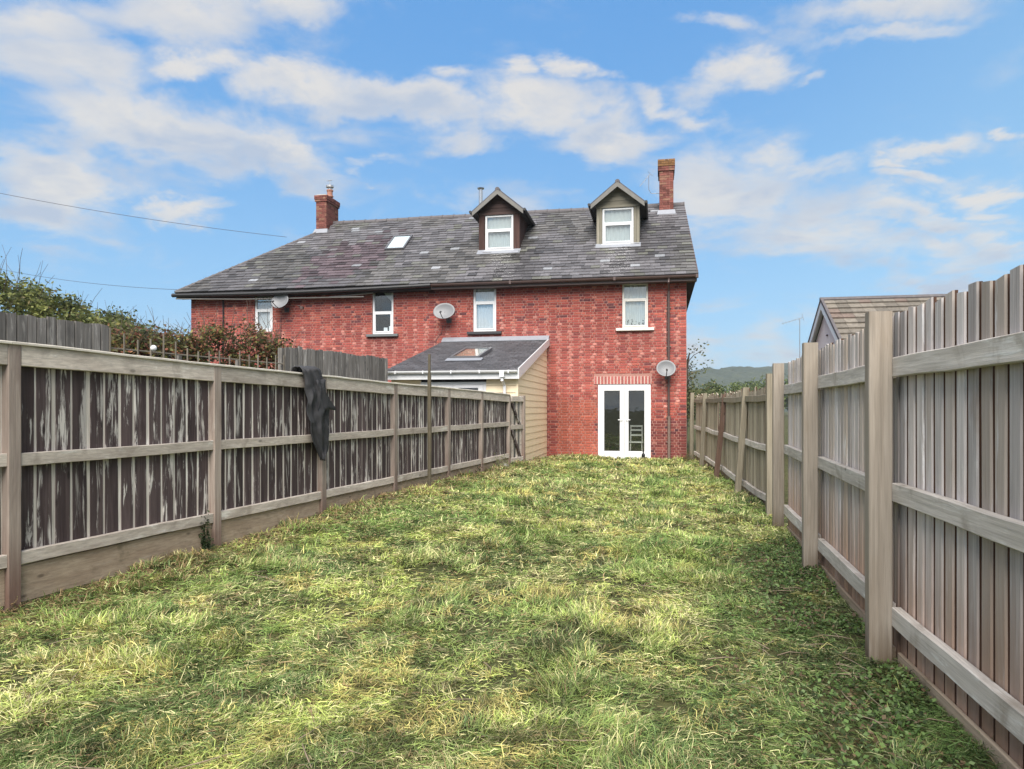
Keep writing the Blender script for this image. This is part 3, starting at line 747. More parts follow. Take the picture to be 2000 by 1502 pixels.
def brick_stack(x0, x1, y0, y1, z0, z1, cap, mossy):
    """a chimney: part of the house, its brick courses are sub-parts"""
    c = bpy.data.objects.new('chimney', None); COL.objects.link(c); c.parent = house; c.location = Vector((x0, y0, z0)) - Vector(LOC[house.name]); LOC[c.name] = (x0, y0, z0)
    core = G(); core.box(x0+.012, x1-.012, y0+.012, y1-.012, z0, z1-.01); core.build('stack_core', MT['mortar'], c)
    g = G(); z = z0; r = 0
    while z < z1 - .02:
        o = .0
        if cap[0] < z1 - z <= cap[1]: o = .035
        if z1 - z <= cap[0]: o = .05
        def face(a0, a1, f):
            a = a0; k = r % 2; first = True
            while a < a1 - .02:
                w = .225 if (k % 2 == 0) else .112
                if first and r % 2: w = .112
                first = False
                b = min(a + w, a1)
                if a1 - b < .05: b = a1
                col = np.array([.185, .068, .055]) * random.uniform(.6, 1.3)
                if random.random() < .2: col = np.array([.25, .13, .09]) * random.uniform(.7, 1.1)
                if mossy and z1 - z <= cap[0] + .02: col = np.array([.20, .105, .045]) * random.uniform(.7, 1.2)
                f(a, b, tuple(col)); a = b; k += 1
        e = .005
        face(x0-o, x1+o, lambda a, b, col: g.box(a+e, b-e, y0-o, y0+.05, z+e, z+.07, col))
        face(x0-o, x1+o, lambda a, b, col: g.box(a+e, b-e, y1-.05, y1+o, z+e, z+.07, col))
        face(y0-o+.052, y1+o-.052, lambda a, b, col: g.box(x0-o, x0+.05, a+e, b-e, z+e, z+.07, col))
        face(y0-o+.052, y1+o-.052, lambda a, b, col: g.box(x1-.05, x1+o, a+e, b-e, z+e, z+.07, col))
        z += .075; r += 1
    g.build('stack_bricks', MT['brick'], c, kind='stuff')
    g = G(); g.hexa([(x0-.05, y0-.05, z1-.005), (x1+.05, y0-.05, z1-.005), (x1+.05, y1+.05, z1-.005), (x0-.05, y1+.05, z1-.005), (x0+.05, y0+.05, z1+.06), (x1-.05, y0+.05, z1+.06), (x1-.05, y1-.05, z1+.06), (x0+.05, y1-.05, z1+.06)])
    g.build('mortar_flaunching', MT['concrete'], c)
    g = G(); yb = y0 - .12; 
    g.hexa([(x0-.07, yb, roofz(yb)+.03), (x1+.07, yb, roofz(yb)+.03), (x1+.07, y0-.002, roofz(y0)+.03), (x0-.07, y0-.002, roofz(y0)+.03), (x0-.07, yb, roofz(yb)+.045), (x1+.07, yb, roofz(yb)+.045), (x1+.04, y0-.002, roofz(y0)+.12), (x0-.04, y0-.002, roofz(y0)+.12)])
    g.build('lead_flashing', MT['lead'], c)
    return c
def lathe(g, x, y, prof, n=14):
    g.rings([[(x + r*math.cos(2*math.pi*i/n), y + r*math.sin(2*math.pi*i/n), z) for i in range(n)] for r, z in prof])
c2 = brick_stack(.045, .50, 24.25, 25.3, roofz(24.25)-.25, wZ(1300, 314, 24.25), (.22, .38), True)
c1 = brick_stack(-12.13, -11.72, 24.2, 25.2, 7.3, wZ(640, 381, 24.2), (.16, .26), False)
g = G(); z = wZ(640, 381, 24.5); lathe(g, -11.85, 24.75, [(.13, z), (.13, z+.04), (.1, z+.06), (.1, z+.2), (.12, z+.21), (.12, z+.26), (.08, z+.27)]); g.build('chimney_pot', MT['pot'], c1, sm=False)
g = G(); lathe(g, -11.85, 24.75, [(.07, z+.27), (.07, z+.34), (.14, z+.35), (.14, z+.42), (.03, z+.46)]); g.tube([(-11.85, 24.75, z+.44), (-11.85, 24.75, z+.62)], .012, 6); g.tube([(-11.97, 24.75, z+.6), (-11.76, 24.75, z+.62)], .012, 6)
g.build('pot_cowl', MT['alu'], c1)
g = G(); x, y = wX(939, 25.2), 25.2; zt = wZ(939, 366, 25.2); lathe(g, x, y, [(.075, 8.0), (.075, zt-.12), (.06, zt-.11), (.06, zt-.07), (.11, zt-.065), (.13, zt-.03), (.02, zt)]); g.build('flue_pipe', MT['steel'], house, sm=False)

def house_windows():
    for n, tr, beh, sill in (('w1', .42, 'net', None), ('w2', .52, None, 'greysill'), ('w3', .34, 'net', 'darksill'), ('w4', .36, 'blind', 'offwhite')):
        x0, x1, z0, z1 = ops[n]
        w = bpy.data.objects.new('window', None); COL.objects.link(w); w.parent = house; w.location = Vector((x0, YF, z0)) - Vector(LOC[house.name]); LOC[w.name] = (x0, YF, z0)
        w['label'] = {'w1': 'leftmost white window partly behind the brambles', 'w2': 'white window with dark panes and a grey sill', 'w3': 'white window above the lean-to', 'w4': 'upper right window with a white sill'}[n]
        window_parts(w, x0+.005, x1-.005, z0+.005, z1-.005, YF+.03, tr=tr, fw=.06 if n != 'w4' else .05, behind=beh, mat='white' if n != 'w4' else 'offwhite', glassm='doorglass' if n == 'w2' else 'glass')
        if sill:
            g = G(); g.box(x0-.17, x1+.17, YF-.09, YF+.028, z0-.075, z0+.004); g.build('window_sill', MT[sill], w, bevel=.006)
        if n == 'w2':      # pale triangle imitating a diagonal reflection; things on the inner sill
            g = G(); g.add([(x0+.25, YF+.16, z1-.05), (x1-.02, YF+.16, z1-.05), (x1-.02, YF+.16, z1-.5)], [(0,1,2)]); g.build('diagonal_reflection', MT['net'], w)
            g = G(); g.box(x0+.33, x0+.45, YF+.12, YF+.15, z0+.07, z0+.22); g.box(x0+.5, x0+.58, YF+.12, YF+.15, z0+.07, z0+.26); g.build('ornament', MT['net'], w)
        if n == 'w1': pass
        if n == 'w4':      # plants standing on the inner sill
            r = rng; V = []; F = []
            for i in range(70):
                c = np.array([x0+.1+(x1-x0-.2)*r.random(), YF+.115+.01*r.random(), z0+.07+.2*r.random()**1.8]); a = r.random()*6.28; s = .035
                d1 = np.array([math.cos(a), 0, math.sin(a)])*s; d2 = np.array([-math.sin(a), .2, math.cos(a)])*s*.4
                k = len(V); V += [c-d1, c+d2, c+d1, c-d2]; F.append((k, k+1, k+2, k+3))
            np_mesh('sill_plant', V, F, np.tile([.03, .04, .03], (len(V), 1)), MT['leaf'], w, (x0, YF, z0))
    # french door
    x0, x1, z0, z1 = ops['door']; z0 = .03
    d = bpy.data.objects.new('french_door', None); COL.objects.link(d); d.parent = house; d.location = Vector((x0, YF, 0)) - Vector(LOC[house.name]); LOC[d.name] = (x0, YF, 0)
    fw = .055; g = G(); Yd = YF + .0
    g.box(x0, x0+fw, Yd, Yd+.07, z0, z1); g.box(x1-fw, x1, Yd, Yd+.07, z0, z1); g.box(x0+fw, x1-fw, Yd, Yd+.07, z1-fw, z1); g.box(x0+fw, x1-fw, Yd, Yd+.07, z0, z0+.04)
    g.build('door_frame', MT['white'], d, bevel=.006)
    mid = (x0+x1)/2
    for s, (a, b) in enumerate(((x0+fw+.003, mid-.004), (mid+.004, x1-fw-.003))):
        g = G(); st = .12; zb, zt = z0+.045, z1-fw-.003; rb = .17
        y0_, y1_ = Yd-.012, Yd+.05
        g.box(a, a+st, y0_, y1_, zb, zt); g.box(b-st, b, y0_, y1_, zb, zt); g.box(a+st, b-st, y0_, y1_, zt-st, zt); g.box(a+st, b-st, y0_, y1_, zb, zb+rb)
        g.build('door_leaf', MT['white'], d, bevel=.006)
        g = G(); e = .014; A, B, C_, D_ = a+st, b-st, zb+rb, zt-st
        g.box(A, A+e, y0_+.012, y1_, C_, D_); g.box(B-e, B, y0_+.012, y1_, C_, D_); g.box(A+e, B-e, y0_+.012, y1_, C_, C_+e); g.box(A+e, B-e, y0_+.012, y1_, D_-e, D_); g.build('glazing_seal', MT['black'], d)
        g = G(); g.box(A+e, B-e, Yd+.015, Yd+.021, C_+e, D_-e); g.build('door_pane', MT['doorglass'], d)
        hx = b - .05 if s == 0 else a + .05; hd = -1 if s == 0 else 1
        g = G(); g.box(hx-.014, hx+.014, y0_-.01, y0_-.001, 1.0, 1.2); g.tube([(hx, y0_-.005, 1.14), (hx, y0_-.05, 1.14)], .01, 8); g.tube([(hx, y0_-.05, 1.14), (hx+hd*.12, y0_-.05, 1.14)], .011, 8)
        g.build('door_handle', MT['white'], d)
    g = G(); g.box(x0-.06, x1+.06, YF-.1, YF-.014, z0-.03, z0+.022); g.build('door_sill', MT['white'], d, bevel=.005)
    g = G(); g.box(x0-.3, x1+.3, YF+.24, YF+1.6, .0, .02); g.build('room_floor', MT['orange_floor'], d)
    g = G()                                      # a pale chair just inside
    cx, cy = mid+.32, YF+.75
    for a in (-.18, .18):
        for b in (-.18, .18): g.tube([(cx+a, cy+b, .02), (cx+a*.9, cy+b*.9, .47 if b < 0 else .95)], .018, 6)
    g.box(cx-.2, cx+.2, cy-.2, cy+.2, .46, .49)
    for zz in (.65, .8, .92): g.box(cx-.18, cx+.18, cy+.15, cy+.17, zz, zz+.05)
    g.build('chair_inside', MT['offwhite'], d)
    g = G(); g.box(arch_x0-.0, arch_x1+.0, YF-.006, YF+.02, z1+.001, z1+.011); g.build('lintel_strip', MT['black'], d)
arch_x0, arch_x1 = wX(1160, YF), wX(1272, YF)
house_windows()

def eaves():
    # left half: dark sagging gutter, right half: brown gutter
    xm = wX(842, YE)
    pts = []
    for k in range(13):
        t = k/12; x = XEL-.05 + (xm-XEL+.05)*t; pts.append((x, YE-.06, ZE-.075 - .05*math.sin(math.pi*t) - .03*(1-t)))
    g = G(); g.tube(pts, .062, 8); g.build('gutter', MT['black'], house)
    g = G(); g.tube([(xm, YE-.06, ZE-.06), (xm, YE-.06, ZE-.06)], .05); 
    g = G()
    for k, (a, b) in enumerate(((xm+.02, -4.2), (-4.19, -1.2), (-1.19, 1.05))):
        R = [[(xx, YE-.07+.062*math.cos(t), ZE-.045+.07*math.sin(t)) for t in np.linspace(0, -math.pi, 9)] for xx in (a, b)]
        g.rings(R, caps=True, closed=True)
        g.box(b-.03, b+.03, YE-.14, YE-.0, ZE-.125, ZE-.03)
    fixn(g.build('gutter', MT['gutter_brown'], house))
    g = G(); g.box(XLw-.3, xm, YE-.0, YE+.022, ZE-.20, ZE-.035); g.box(XLw-.3, xm, YE+.022, YF+.0, ZE-.19, ZE-.16); g.build('fascia', MT['soffit'], house)
    g = G(); g.box(xm+.002, 1.06, YE-.0, YE+.022, ZE-.19, ZE-.035); g.box(xm+.002, 1.06, YE+.022, YF+.0, ZE-.18, ZE-.15); g.build('fascia', MT['gutter_brown'], house)
    # loose pale cable / batten under the left eaves
    g = G(); zc = ZE - .23
    g.tube([(XEL+.05, YE-.02, zc+.02), (XLw+2.0, YE+.05, zc-.05), (-8.8, YE+.1, zc-.09), (wX(640, YE), YE+.12, zc-.06), (wX(725, YE), YE+.15, zc+.02)], .022, 6); g.build('loose_cable', MT['palecable'], house)
    # downpipes
    xd = wX(1306, YF-.06); g = G()
    g.tube([(xd, YE-.07, ZE-.08), (xd, YE-.07, ZE-.2), (xd, YF-.06, ZE-.42), (xd, YF-.06, 3.45), (xd, YF-.06, 1.2)], .034, 10); 
    g.build('downpipe', MT['gutter_brown'], house, sm=False)
    g = G(); g.tube([(xd+.01, YF-.06, 1.25), (xd+.01, YF-.06, .05)], .042, 10)
    for z in (4.3, 3.2, 2.1, 1.2, .5): g.box(xd-.06, xd+.06, YF-.05, YF-.004, z, z+.04)
    g.build('downpipe', plain('old_pipe', (.17, .12, .10), .6, .3, 9, .1), house)
    g = G(); x = wX(436, YF-.03); g.tube([(x, YF-.035, 4.95), (x, YF-.035, .1)], .022, 8); g.build('downpipe', MT['black'], house)
    # wall cables
    g = G(); x = wX(1303, YF); g.tube([(x, YF-.015, 4.7), (x-.01, YF-.015, 3.6), (x, YF-.015, 2.95)], .008, 5)
    x = wX(866, YF); g.tube([(x-.02, YF-.015, 3.95), (x-.05, YF-.015, 3.75), (x-.22, YF-.015, 3.55), (x-.25, YF-.015, 3.2)], .008, 5)
    x = wX(546, YF); g.tube([(x+.05, YF-.015, 4.4), (x+.06, YF-.015, 3.4), (x+.05, YF-.015, 2.5)], .008, 5)
    g.build('wall_cable', MT['wire'], house)
    g = G(); x0_, x1_ = wX(585, YF), wX(596, YF); z = wZ(590, 600, YF)
    g.tube([(x0_, YF-.01, z+.03), (x0_+.02, YF-.16, z+.03), (x1_, YF-.2, z-.02)], .018, 6); g.box(x1_-.04, x1_+.05, YF-.26, YF-.17, z-.09, z-.01)
    g.build('wall_lamp', MT['gutter_brown'], house)
    # roof light in the left half
eaves()
def rooflight(parent, pts, zf, frame_mat, slope, th=.06, inner='blind', fw=.07):
    x0, x1, ya, yb = pts; L = math.hypot(1, slope); ny, nz = -slope/L, 1/L
    def P(x, y, h): return (x, y + ny*h, zf(y) + nz*h)
    w = bpy.data.objects.new('roof_window', None); COL.objects.link(w); w.parent = parent; o = (x0, ya, zf(ya)); w.location = Vector(o) - Vector(LOC[parent.name]); LOC[w.name] = o
    def slab(g, a, b, c, d, h0, h1): g.hexa([P(a, c, h0), P(b, c, h0), P(b, d, h0), P(a, d, h0), P(a, c, h1), P(b, c, h1), P(b, d, h1), P(a, d, h1)])
    g = G(); f2 = fw*.8
    slab(g, x0, x0+fw, ya, yb, .02, th); slab(g, x1-fw, x1, ya, yb, .02, th); slab(g, x0+fw, x1-fw, ya, ya+f2, .02, th); slab(g, x0+fw, x1-fw, yb-f2, yb, .02, th)
    g.build('window_frame', frame_mat, w)
    g = G(); slab(g, x0+fw, x1-fw, ya+f2, yb-f2, th-.018, th-.013); g.build('pane', MT['doorglass'], w)
    g = G(); slab(g, x0+fw, x1-fw, ya+f2, yb-f2, .058, .062); g.build('blind', MT[inner], w)
    return w, P
xa = [wX(750, 22.6), wX(788, 22.6)]
rooflight(house, (xa[0]+.02, xa[1]+.02, 22.62, 23.5), roofz, plain('roof_window_grey', (.10, .10, .11), .4, .1, 5, 0), SL, .09, 'net', .05)  # white sheet under the pane stands in for reflected sky

# ------------------------------------------------------------------ lean-to extension
YL, XA, XB = 16.37, -6.22, -3.19
def build_leanto():
    t = thing('lean_to', 'single-storey cream clad lean-to with a dark tiled roof and white gutter', 'extension', ((XA+XB)/2, YL, 0))
    zb_, zt_ = 3.42, 3.42
    ye, ze = YL - .2, wZ(900, 723, YL-.2)
    zr = wZ(1068, 664, YF-.02); sl = (zr - ze) / (YF - .02 - ye)
    zf = lambda y: ze + sl * (y - ye)
    core = G(); core.add([(XA+.03, YL+.03, 0), (XB-.03, YL+.03, 0), (XB-.03, YF-.02, 0), (XA+.03, YF-.02, 0), (XA+.03, YL+.03, zf(YL)-.1), (XB-.03, YL+.03, zf(YL)-.1), (XB-.03, YF-.02, zf(YF)-.1), (XA+.03, YF-.02, zf(YF)-.1)],
            [(0,3,2,1), (4,5,6,7), (0,1,5,4), (1,2,6,5), (2,3,7,6), (3,0,4,7)])
    core.build('wall', MT['soffit'], t)
    # weather boards on the right side wall
    p = .165; z = .02; zt = zf(YF) - .12
    while z < zt:
        z2 = z + p
        def ystart(zz): return max(YL, ye + (zz + .12 - ze) / sl)
        a0, a1 = ystart(z), ystart(z2)
        if a0 > YF - .1: break
        a1 = min(a1, YF-.03)
        g = G(); X0, X1 = XB - .03, XB + .002
        g.add([(X0, a0, z), (X1+.012, a0, z), (X1+.012, YF-.025, z), (X0, YF-.025, z), (X0, a1, z2+.004), (X1, a1, z2+.004), (X1, YF-.025, z2+.004), (X0, YF-.025, z2+.004)],
              [(0,3,2,1), (4,5,6,7), (0,1,5,4), (1,2,6,5), (2,3,7,6), (3,0,4,7)])
        g.build('cladding_board', MT['clad'], t, origin=(XB, YL, z)); z = z2
    # front wall boards round the doors
    dx0, dx1 = wX(822, YL), wX(950, YL); dz = wZ(900, 746, YL)
    z = .02; zt = ze - .17
    while z < zt:
        z2 = min(z + p, zt)
        for a, b in ((XA, dx0 if z < dz - .05 else XB), (dx1, XB)):
            if z >= dz - .05 and a == dx1: continue
            g = G(); g.add([(a, YL+.03, z), (b, YL+.03, z), (b, YL+.03, z2), (a, YL+.03, z2), (a, YL-.022, z), (b, YL-.022, z), (b, YL, z2+.003), (a, YL, z2+.003)], [(0,1,2,3), (4,7,6,5), (0,4,5,1), (3,2,6,7), (0,3,7,4), (1,5,6,2)])
            fixn(g.build('cladding_board', MT['clad'], t, origin=(a, YL, z)))
        z = z2
    for q in (XA, XB):
        g = G(); g.box(q-.03, q+.03, YL-.03, YL+.05, 0, ze-.1); g.build('corner_trim', MT['clad'], t)
    # doors
    fw = .07; g = G(); g.box(dx0, dx0+fw, YL-.03, YL+.04, .05, dz); g.box(dx1-fw, dx1, YL-.03, YL+.04, .05, dz); g.box(dx0+fw, dx1-fw, YL-.03, YL+.04, dz-fw, dz); g.build('door_frame', MT['white'], t, bevel=.005)
    mids = np.linspace(dx0+fw, dx1-fw, 3)
    for a, b in zip(mids[:-1], mids[1:]):
        st = .12; zt2 = dz - fw - .004; g = G()
        g.box(a+.003, a+st, YL-.04, YL+.03, .1, zt2); g.box(b-st, b-.003, YL-.04, YL+.03, .1, zt2); g.box(a+st, b-st, YL-.04, YL+.03, zt2-.07, zt2); g.box(a+st, b-st, YL-.04, YL+.03, .1, .3); g.build('door_leaf', MT['white'], t, bevel=.005)
        g = G(); g.box(a+st, b-st, YL-.02, YL-.014, .3, zt2-.07); g.build('door_pane', MT['doorglass'], t)
    # roof deck and tile courses
    x0, x1 = XA - .12, XB + .06
    g = G(); g.hexa([(x0, ye, ze-.12), (x1, ye, ze-.12), (x1, YF-.01, zr-.12), (x0, YF-.01, zr-.12), (x0, ye, ze-.02), (x1, ye, ze-.02), (x1, YF-.01, zr-.02), (x0, YF-.01, zr-.02)]); g.build('roof_deck', MT['soffit'], t)
    rows = 24; dy = (YF - .02 - ye) / rows; g = G()
    for r in range(rows):
        y0 = ye - .03 + r*dy; x = x0 - (.12 if r % 2 else 0)
        while x < x1:
            a, b = max(x, x0), min(x+.245, x1)
            if b - a > .03:
                k = random.uniform(.7, 1.25); col = (.075*k, .074*k, .082*k); yb = min(y0+dy*1.3, YF-.012)
                l = random.uniform(.022, .03)
                g.add([(a+.003, y0, zf(y0)+l), (b-.003, y0, zf(y0)+l), (b-.003, yb, zf(yb)+.004), (a+.003, yb, zf(yb)+.004), (a+.003, y0, zf(y0)), (b-.003, y0, zf(y0))], [(0,1,2,3), (4,5,1,0), (0,3,4), (1,5,2)], col)
            x += .25
    g.build('roof_tiles', MT['slate'], t, kind='stuff')
    g = G(); g.hexa([(x0, YF-.22, zf(YF-.22)+.03), (x1+.02, YF-.22, zf(YF-.22)+.03), (x1+.02, YF-.03, zr+.02), (x0, YF-.03, zr+.02), (x0, YF-.22, zf(YF-.22)+.045), (x1+.02, YF-.22, zf(YF-.22)+.045), (x1+.02, YF-.03, zr+.13), (x0, YF-.03, zr+.13)]); g.build('wall_flashing', MT['lead'], t)
    # barge board, fascia, gutter, downpipe
    g = G(); xb = x1 + .001
    g.hexa([(xb, ye-.01, ze-.21), (xb+.025, ye-.01, ze-.21), (xb+.025, YF-.012, zr-.16), (xb, YF-.012, zr-.16), (xb, ye-.01, ze+.03), (xb+.025, ye-.01, ze+.03), (xb+.025, YF-.012, zr+.045), (xb, YF-.012, zr+.045)]); g.build('barge_board', MT['white'], t)
    g = G(); g.box(x0, x1, ye-.02, ye-.0, ze-.21, ze-.01); g.box(x0, x1, ye, YL-.024, ze-.2, ze-.18); g.build('fascia', MT['white'], t)
    g = G(); R = [[(xx, ye-.075+.055*math.cos(q), ze-.015+.062*math.sin(q)) for q in np.linspace(0, -math.pi, 9)] for xx in (x0-.06, x1+.0)]
    g.rings(R)
    for xx in np.linspace(x0+.3, x1-.2, 5): g.box(xx-.012, xx+.012, ye-.134, ye-.02, ze-.082, ze-.008)
    fixn(g.build('gutter', MT['white'], t))
    xd = wX(982, YL-.2); g = G(); g.box(xd-.05, xd+.05, ye-.14, ye-.03, ze-.17, ze-.03); g.tube([(xd, ye-.08, ze-.15), (xd, ye-.08, ze-.24), (xd+.015, YL-.08, ze-.36), (xd+.015, YL-.08, .2)], .036, 10); g.build('downpipe', MT['white'], t)
    # roof window
    ya, yb = 17.55, 19.0
    w, P = rooflight(t, (wX(877, ya)+.02, wX(935, ya)+.02, ya, yb), zf, MT['gutter_brown'] if False else plain('roof_window_frame', (.12, .12, .13), .4, .1, 5, 0), sl, .10, 'orange_floor', .06)
    g = G(); xx0, xx1 = wX(877, ya)-.04, wX(935, ya)+.12; g.hexa([(xx0, ya-.25, zf(ya-.25)+.032), (xx1, ya-.25, zf(ya-.25)+.032), (xx1, ya, zf(ya)+.032), (xx0, ya, zf(ya)+.032), (xx0, ya-.25, zf(ya-.25)+.04), (xx1, ya-.25, zf(ya-.25)+.04), (xx1, ya, zf(ya)+.06), (xx0, ya, zf(ya)+.06)])
    g.build('window_flashing', MT['lead'], t)
    g = G(); g.box(XA, XB+.03, YL-.03, YF-.03, -.3, .015); g.build('foundation', MT['concrete'], t)
build_leanto()

# ------------------------------------------------------------------ satellite dishes, aerials, wires
def sat_dish(px, py, wpx, hpx, label, yaw, arm=True):
    Yd = YF - .38; x = wX(px, Yd); z = wZ(px, py, Yd); u = (px-1000)/F_PX; sc = (Yd/(CA+u*SA))/F_PX
    rx_, rz_ = wpx/2*sc*1.05, hpx/2*sc*1.08
    t = thing('satellite_dish', label, 'satellite dish', (x, YF, z), 'satellite dishes on the brick wall')
    # dish axis: faces out of the wall and up
    ax = Vector((math.sin(yaw), -math.cos(yaw), .35)).normalized(); rt = Vector((0,0,1)).cross(ax).normalized(); up = ax.cross(rt)
    c = Vector((x, Yd, z)); R = []
    for k in range(7):
        r = k/6; dep = .075*(r*r)
        if k == 0: r = .02
        R.append([tuple(c + rt*rx_*r*math.cos(a) + up*rz_*r*math.sin(a) + ax*(dep-.075)) for a in np.linspace(0, 2*math.pi, 28, endpoint=False)])
    R.append([tuple(c + rt*rx_*1.03*math.cos(a) + up*rz_*1.03*math.sin(a) + ax*(-.008)) for a in np.linspace(0, 2*math.pi, 28, endpoint=False)])
    R2 = [[tuple(Vector(p) - ax*.008) for p in r] for r in R[:-1]][::-1]
    g = G(); g.rings(R + R2); fixn(g.build('dish', MT['dish'], t, origin=tuple(c), sm=True))
    g = G(); low = c - up*rz_*.95; tip = c + ax*.33 - up*rz_*.85
    g.tube([tuple(low - ax*.05), tuple(low + ax*.1 - up*.02), tuple(tip)], .012, 6); g.build('feed_arm', MT['wire'], t)
    g = G(); g.tube([tuple(tip - ax*.0), tuple(tip + up*.05 - ax*.06)], .028, 8); g.build('receiver', MT['wire'], t)
    g = G(); b = c - ax*.08
    g.tube([tuple(b), (x+.05, Yd+.16, z-.12), (x+.05, YF-.03, z-rz_*1.0)], .02, 8); g.box(x-.03, x+.13, YF-.028, YF-.006, z-rz_*1.25, z-rz_*.7); g.build('wall_bracket', MT['wire'], t)
    return t
sat_dish(546, 587, 36, 29, 'grey satellite dish beside the leftmost upstairs window of the brick house', -.1)
sat_dish(867, 607, 41, 31, 'grey satellite dish on the brick wall above the lean-to roof', .0)
sat_dish(1301, 719, 35, 31, 'grey satellite dish at the upper right of the white french doors', .05)
def aerial(mast, label, boom_dir, s=1.0, name='tv_aerial', hook=None, loc=None):
    t = thing(name, label, 'aerial', loc or mast[0])
    g = G(); g.tube(mast, .018*s, 6); g.build('mast', MT['alu'], t)
    top = Vector(mast[-1]); d = Vector(boom_dir).normalized(); q = d.cross(Vector((0, 0, 1))).normalized(); up = q.cross(d)
    L = 1.0*s
    g = G(); a = top - d*.15*s; b = top + d*L*.85; g.tube([tuple(a), tuple(b)], .012*s, 5); g.build('boom', MT['alu'], t)
    for k in range(7):
        p = a + (b-a)*((k+.5)/7); w = .16*s
        g = G(); g.tube([tuple(p - q*w - up*.0), tuple(p + q*w)], .006*s, 4); g.tube([tuple(p - up*w*.5), tuple(p + up*w*.5)], .005*s, 4); g.build('element', MT['alu'], t)
    g = G()
    for k in (-1, 1): g.tube([tuple(a + up*.16*s*k - q*.14*s), tuple(a + up*.16*s*k + q*.14*s)], .008*s, 4); g.tube([tuple(a), tuple(a + up*.16*s*k)], .008*s, 4)
    g.build('reflector', MT['alu'], t)
xm, ym = wX(1267, 24.6), 24.6
aerial([(.06, 24.6, wZ(1280, 378, 24.6)), (xm+.08, 24.6, wZ(1270, 378, 24.6)), (xm, 24.6, wZ(1267, 370, 24.6)), (xm, 24.6, wZ(1267, 343, 24.6))], 'thin television aerial on a bent mast left of the right chimney', (-.62, -.1, -.75), .55)
ax_, ay_ = cp(1562, 19); 
aerial([(ax_, ay_, .0), (ax_, ay_, hp(622, 19))], 'tall thin mast with a small aerial rising behind the right fence', (-1, .2, -.28), .55)
def wire(pts, label, r=.008):
    P = []
    for k in range(25):
        t = k/24; a, b = Vector(pts[0]), Vector(pts[1]); p = a.lerp(b, t); p.z -= pts[2]*4*t*(1-t); P.append(tuple(p))
    g = G(); g.tube(P, r, 5); o = g.build('overhead_wire', MT['wire'], origin=P[0]); tag(o, label, 'wire'); return o
e = (-12.1, 24.4, 7.85)
x, y = cp(-260, 24); wire(((x, y, hp(322, 24)), (*cp(560, 25.5), hp(463, 25.5)), .22), 'upper overhead wire running down from the left to the slate roof')
x, y = cp(-60, 30); wire(((x, y, hp(512, 30)), (*cp(352, 24), hp(566, 24)), .2), 'lower overhead wire crossing above the hedge to the left eaves', .007)

# ------------------------------------------------------------------ fences
def seg_frame(A, B, side):
    A = Vector((A[0], A[1], 0)); B = Vector((B[0], B[1], 0)); L = (B-A).length; t = (B-A)/L; n = Vector((t.y, -t.x, 0)) * side
    return A, t, n, L                       # side +1: garden lies to the right of A->B
def seg_box(g, fr, s0, s1, za0, za1, zb0, zb1, n0, n1, col=None):
    A, t, n, L = fr
    def P(s, k, z): p = A + t*s + n*k; return (p.x, p.y, z)
    g.hexa([P(s0, n0, za0), P(s1, n0, zb0), P(s1, n1, zb0), P(s0, n1, za0), P(s0, n0, za1), P(s1, n0, zb1), P(s1, n1, zb1), P(s0, n1, za1)], col)
def rail(parent, name, mat, fr, s0, s1, z0, z1, h, n0, n1, bow=.0):
    A, t, n, L = fr
    g = G(); K = 7; R = []
    e = .004
    for k in range(K):
        q = k/(K-1); s = s0 + (s1-s0)*q; zc = z0 + (z1-z0)*q + random.uniform(-1, 1)*.003 - bow*math.sin(math.pi*q)
        o = random.uniform(-.002, .002)
        pr = [(n0+o, zc-h/2+e), (n0+e+o, zc-h/2), (n1-e+o, zc-h/2), (n1+o, zc-h/2+e), (n1+o, zc+h/2-e), (n1-e+o, zc+h/2), (n0+e+o, zc+h/2), (n0+o, zc+h/2-e)]
        R.append([tuple(A + t*s + n*a + Vector((0, 0, b))) for a, b in pr])
    g.rings(R); return fixn(g.build(name, mat, parent, origin=R[0][0]))
def board(parent, name, mat, fr, s, w, z0, z1, n0, n1, slant=0, lean=0, chamfer=.004, wob=.002, edge=None):
    """one upright board centred at s along the run"""
    A, t, n, L = fr; g = G(); R = []; K = 5; ph = random.uniform(0, 6)
    for k in range(K):
        q = k/(K-1); c = s + wob*math.sin(ph+q*3) + lean*q*(z1-z0); hw = w/2 + random.uniform(-.0015, .0015)
        e = chamfer; o = random.uniform(-.001, .001); z = z0 + (z1-z0)*q
        pr = [(-hw, n0+o), (hw, n0+o), (hw, n1-e+o), (hw-e, n1+o), (-hw+e, n1+o), (-hw, n1-e+o)]
        R.append([tuple(A + t*(c+a) + n*b + Vector((0, 0, z + (slant*a/hw if k == K-1 else 0)))) for a, b in pr])
    g.rings(R); b0 = A + t*s; o = g.build(name, mat, parent, origin=(b0.x, b0.y, z0))
    if edge:                      # sawn edges: brown timber, coloured darker to paint in the grooves' shade
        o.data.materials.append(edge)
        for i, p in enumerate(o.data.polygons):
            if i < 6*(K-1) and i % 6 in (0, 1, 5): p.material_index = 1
    return fixn(o)
def post(parent, mat, x, y, z0, z1, w, d, fr, lean=(0, 0), name='post', cap=.0):
    A, t, n, L = fr; g = G(); R = []; K = 7; e = .006
    for k in range(K):
        q = k/(K-1); z = z0 + (z1-z0)*q; c = Vector((x + lean[0]*q, y + lean[1]*q, z)); o = random.uniform(-.0015, .0015)
        hw, hd = w/2+o, d/2+o
        pr = [(-hw+e, -hd), (hw-e, -hd), (hw, -hd+e), (hw, hd-e), (hw-e, hd), (-hw+e, hd), (-hw, hd-e), (-hw, -hd+e)]
        R.append([tuple(c + t*a + n*b) for a, b in pr])
    g.rings(R); return fixn(g.build(name, mat, parent, origin=(x, y, z0)))

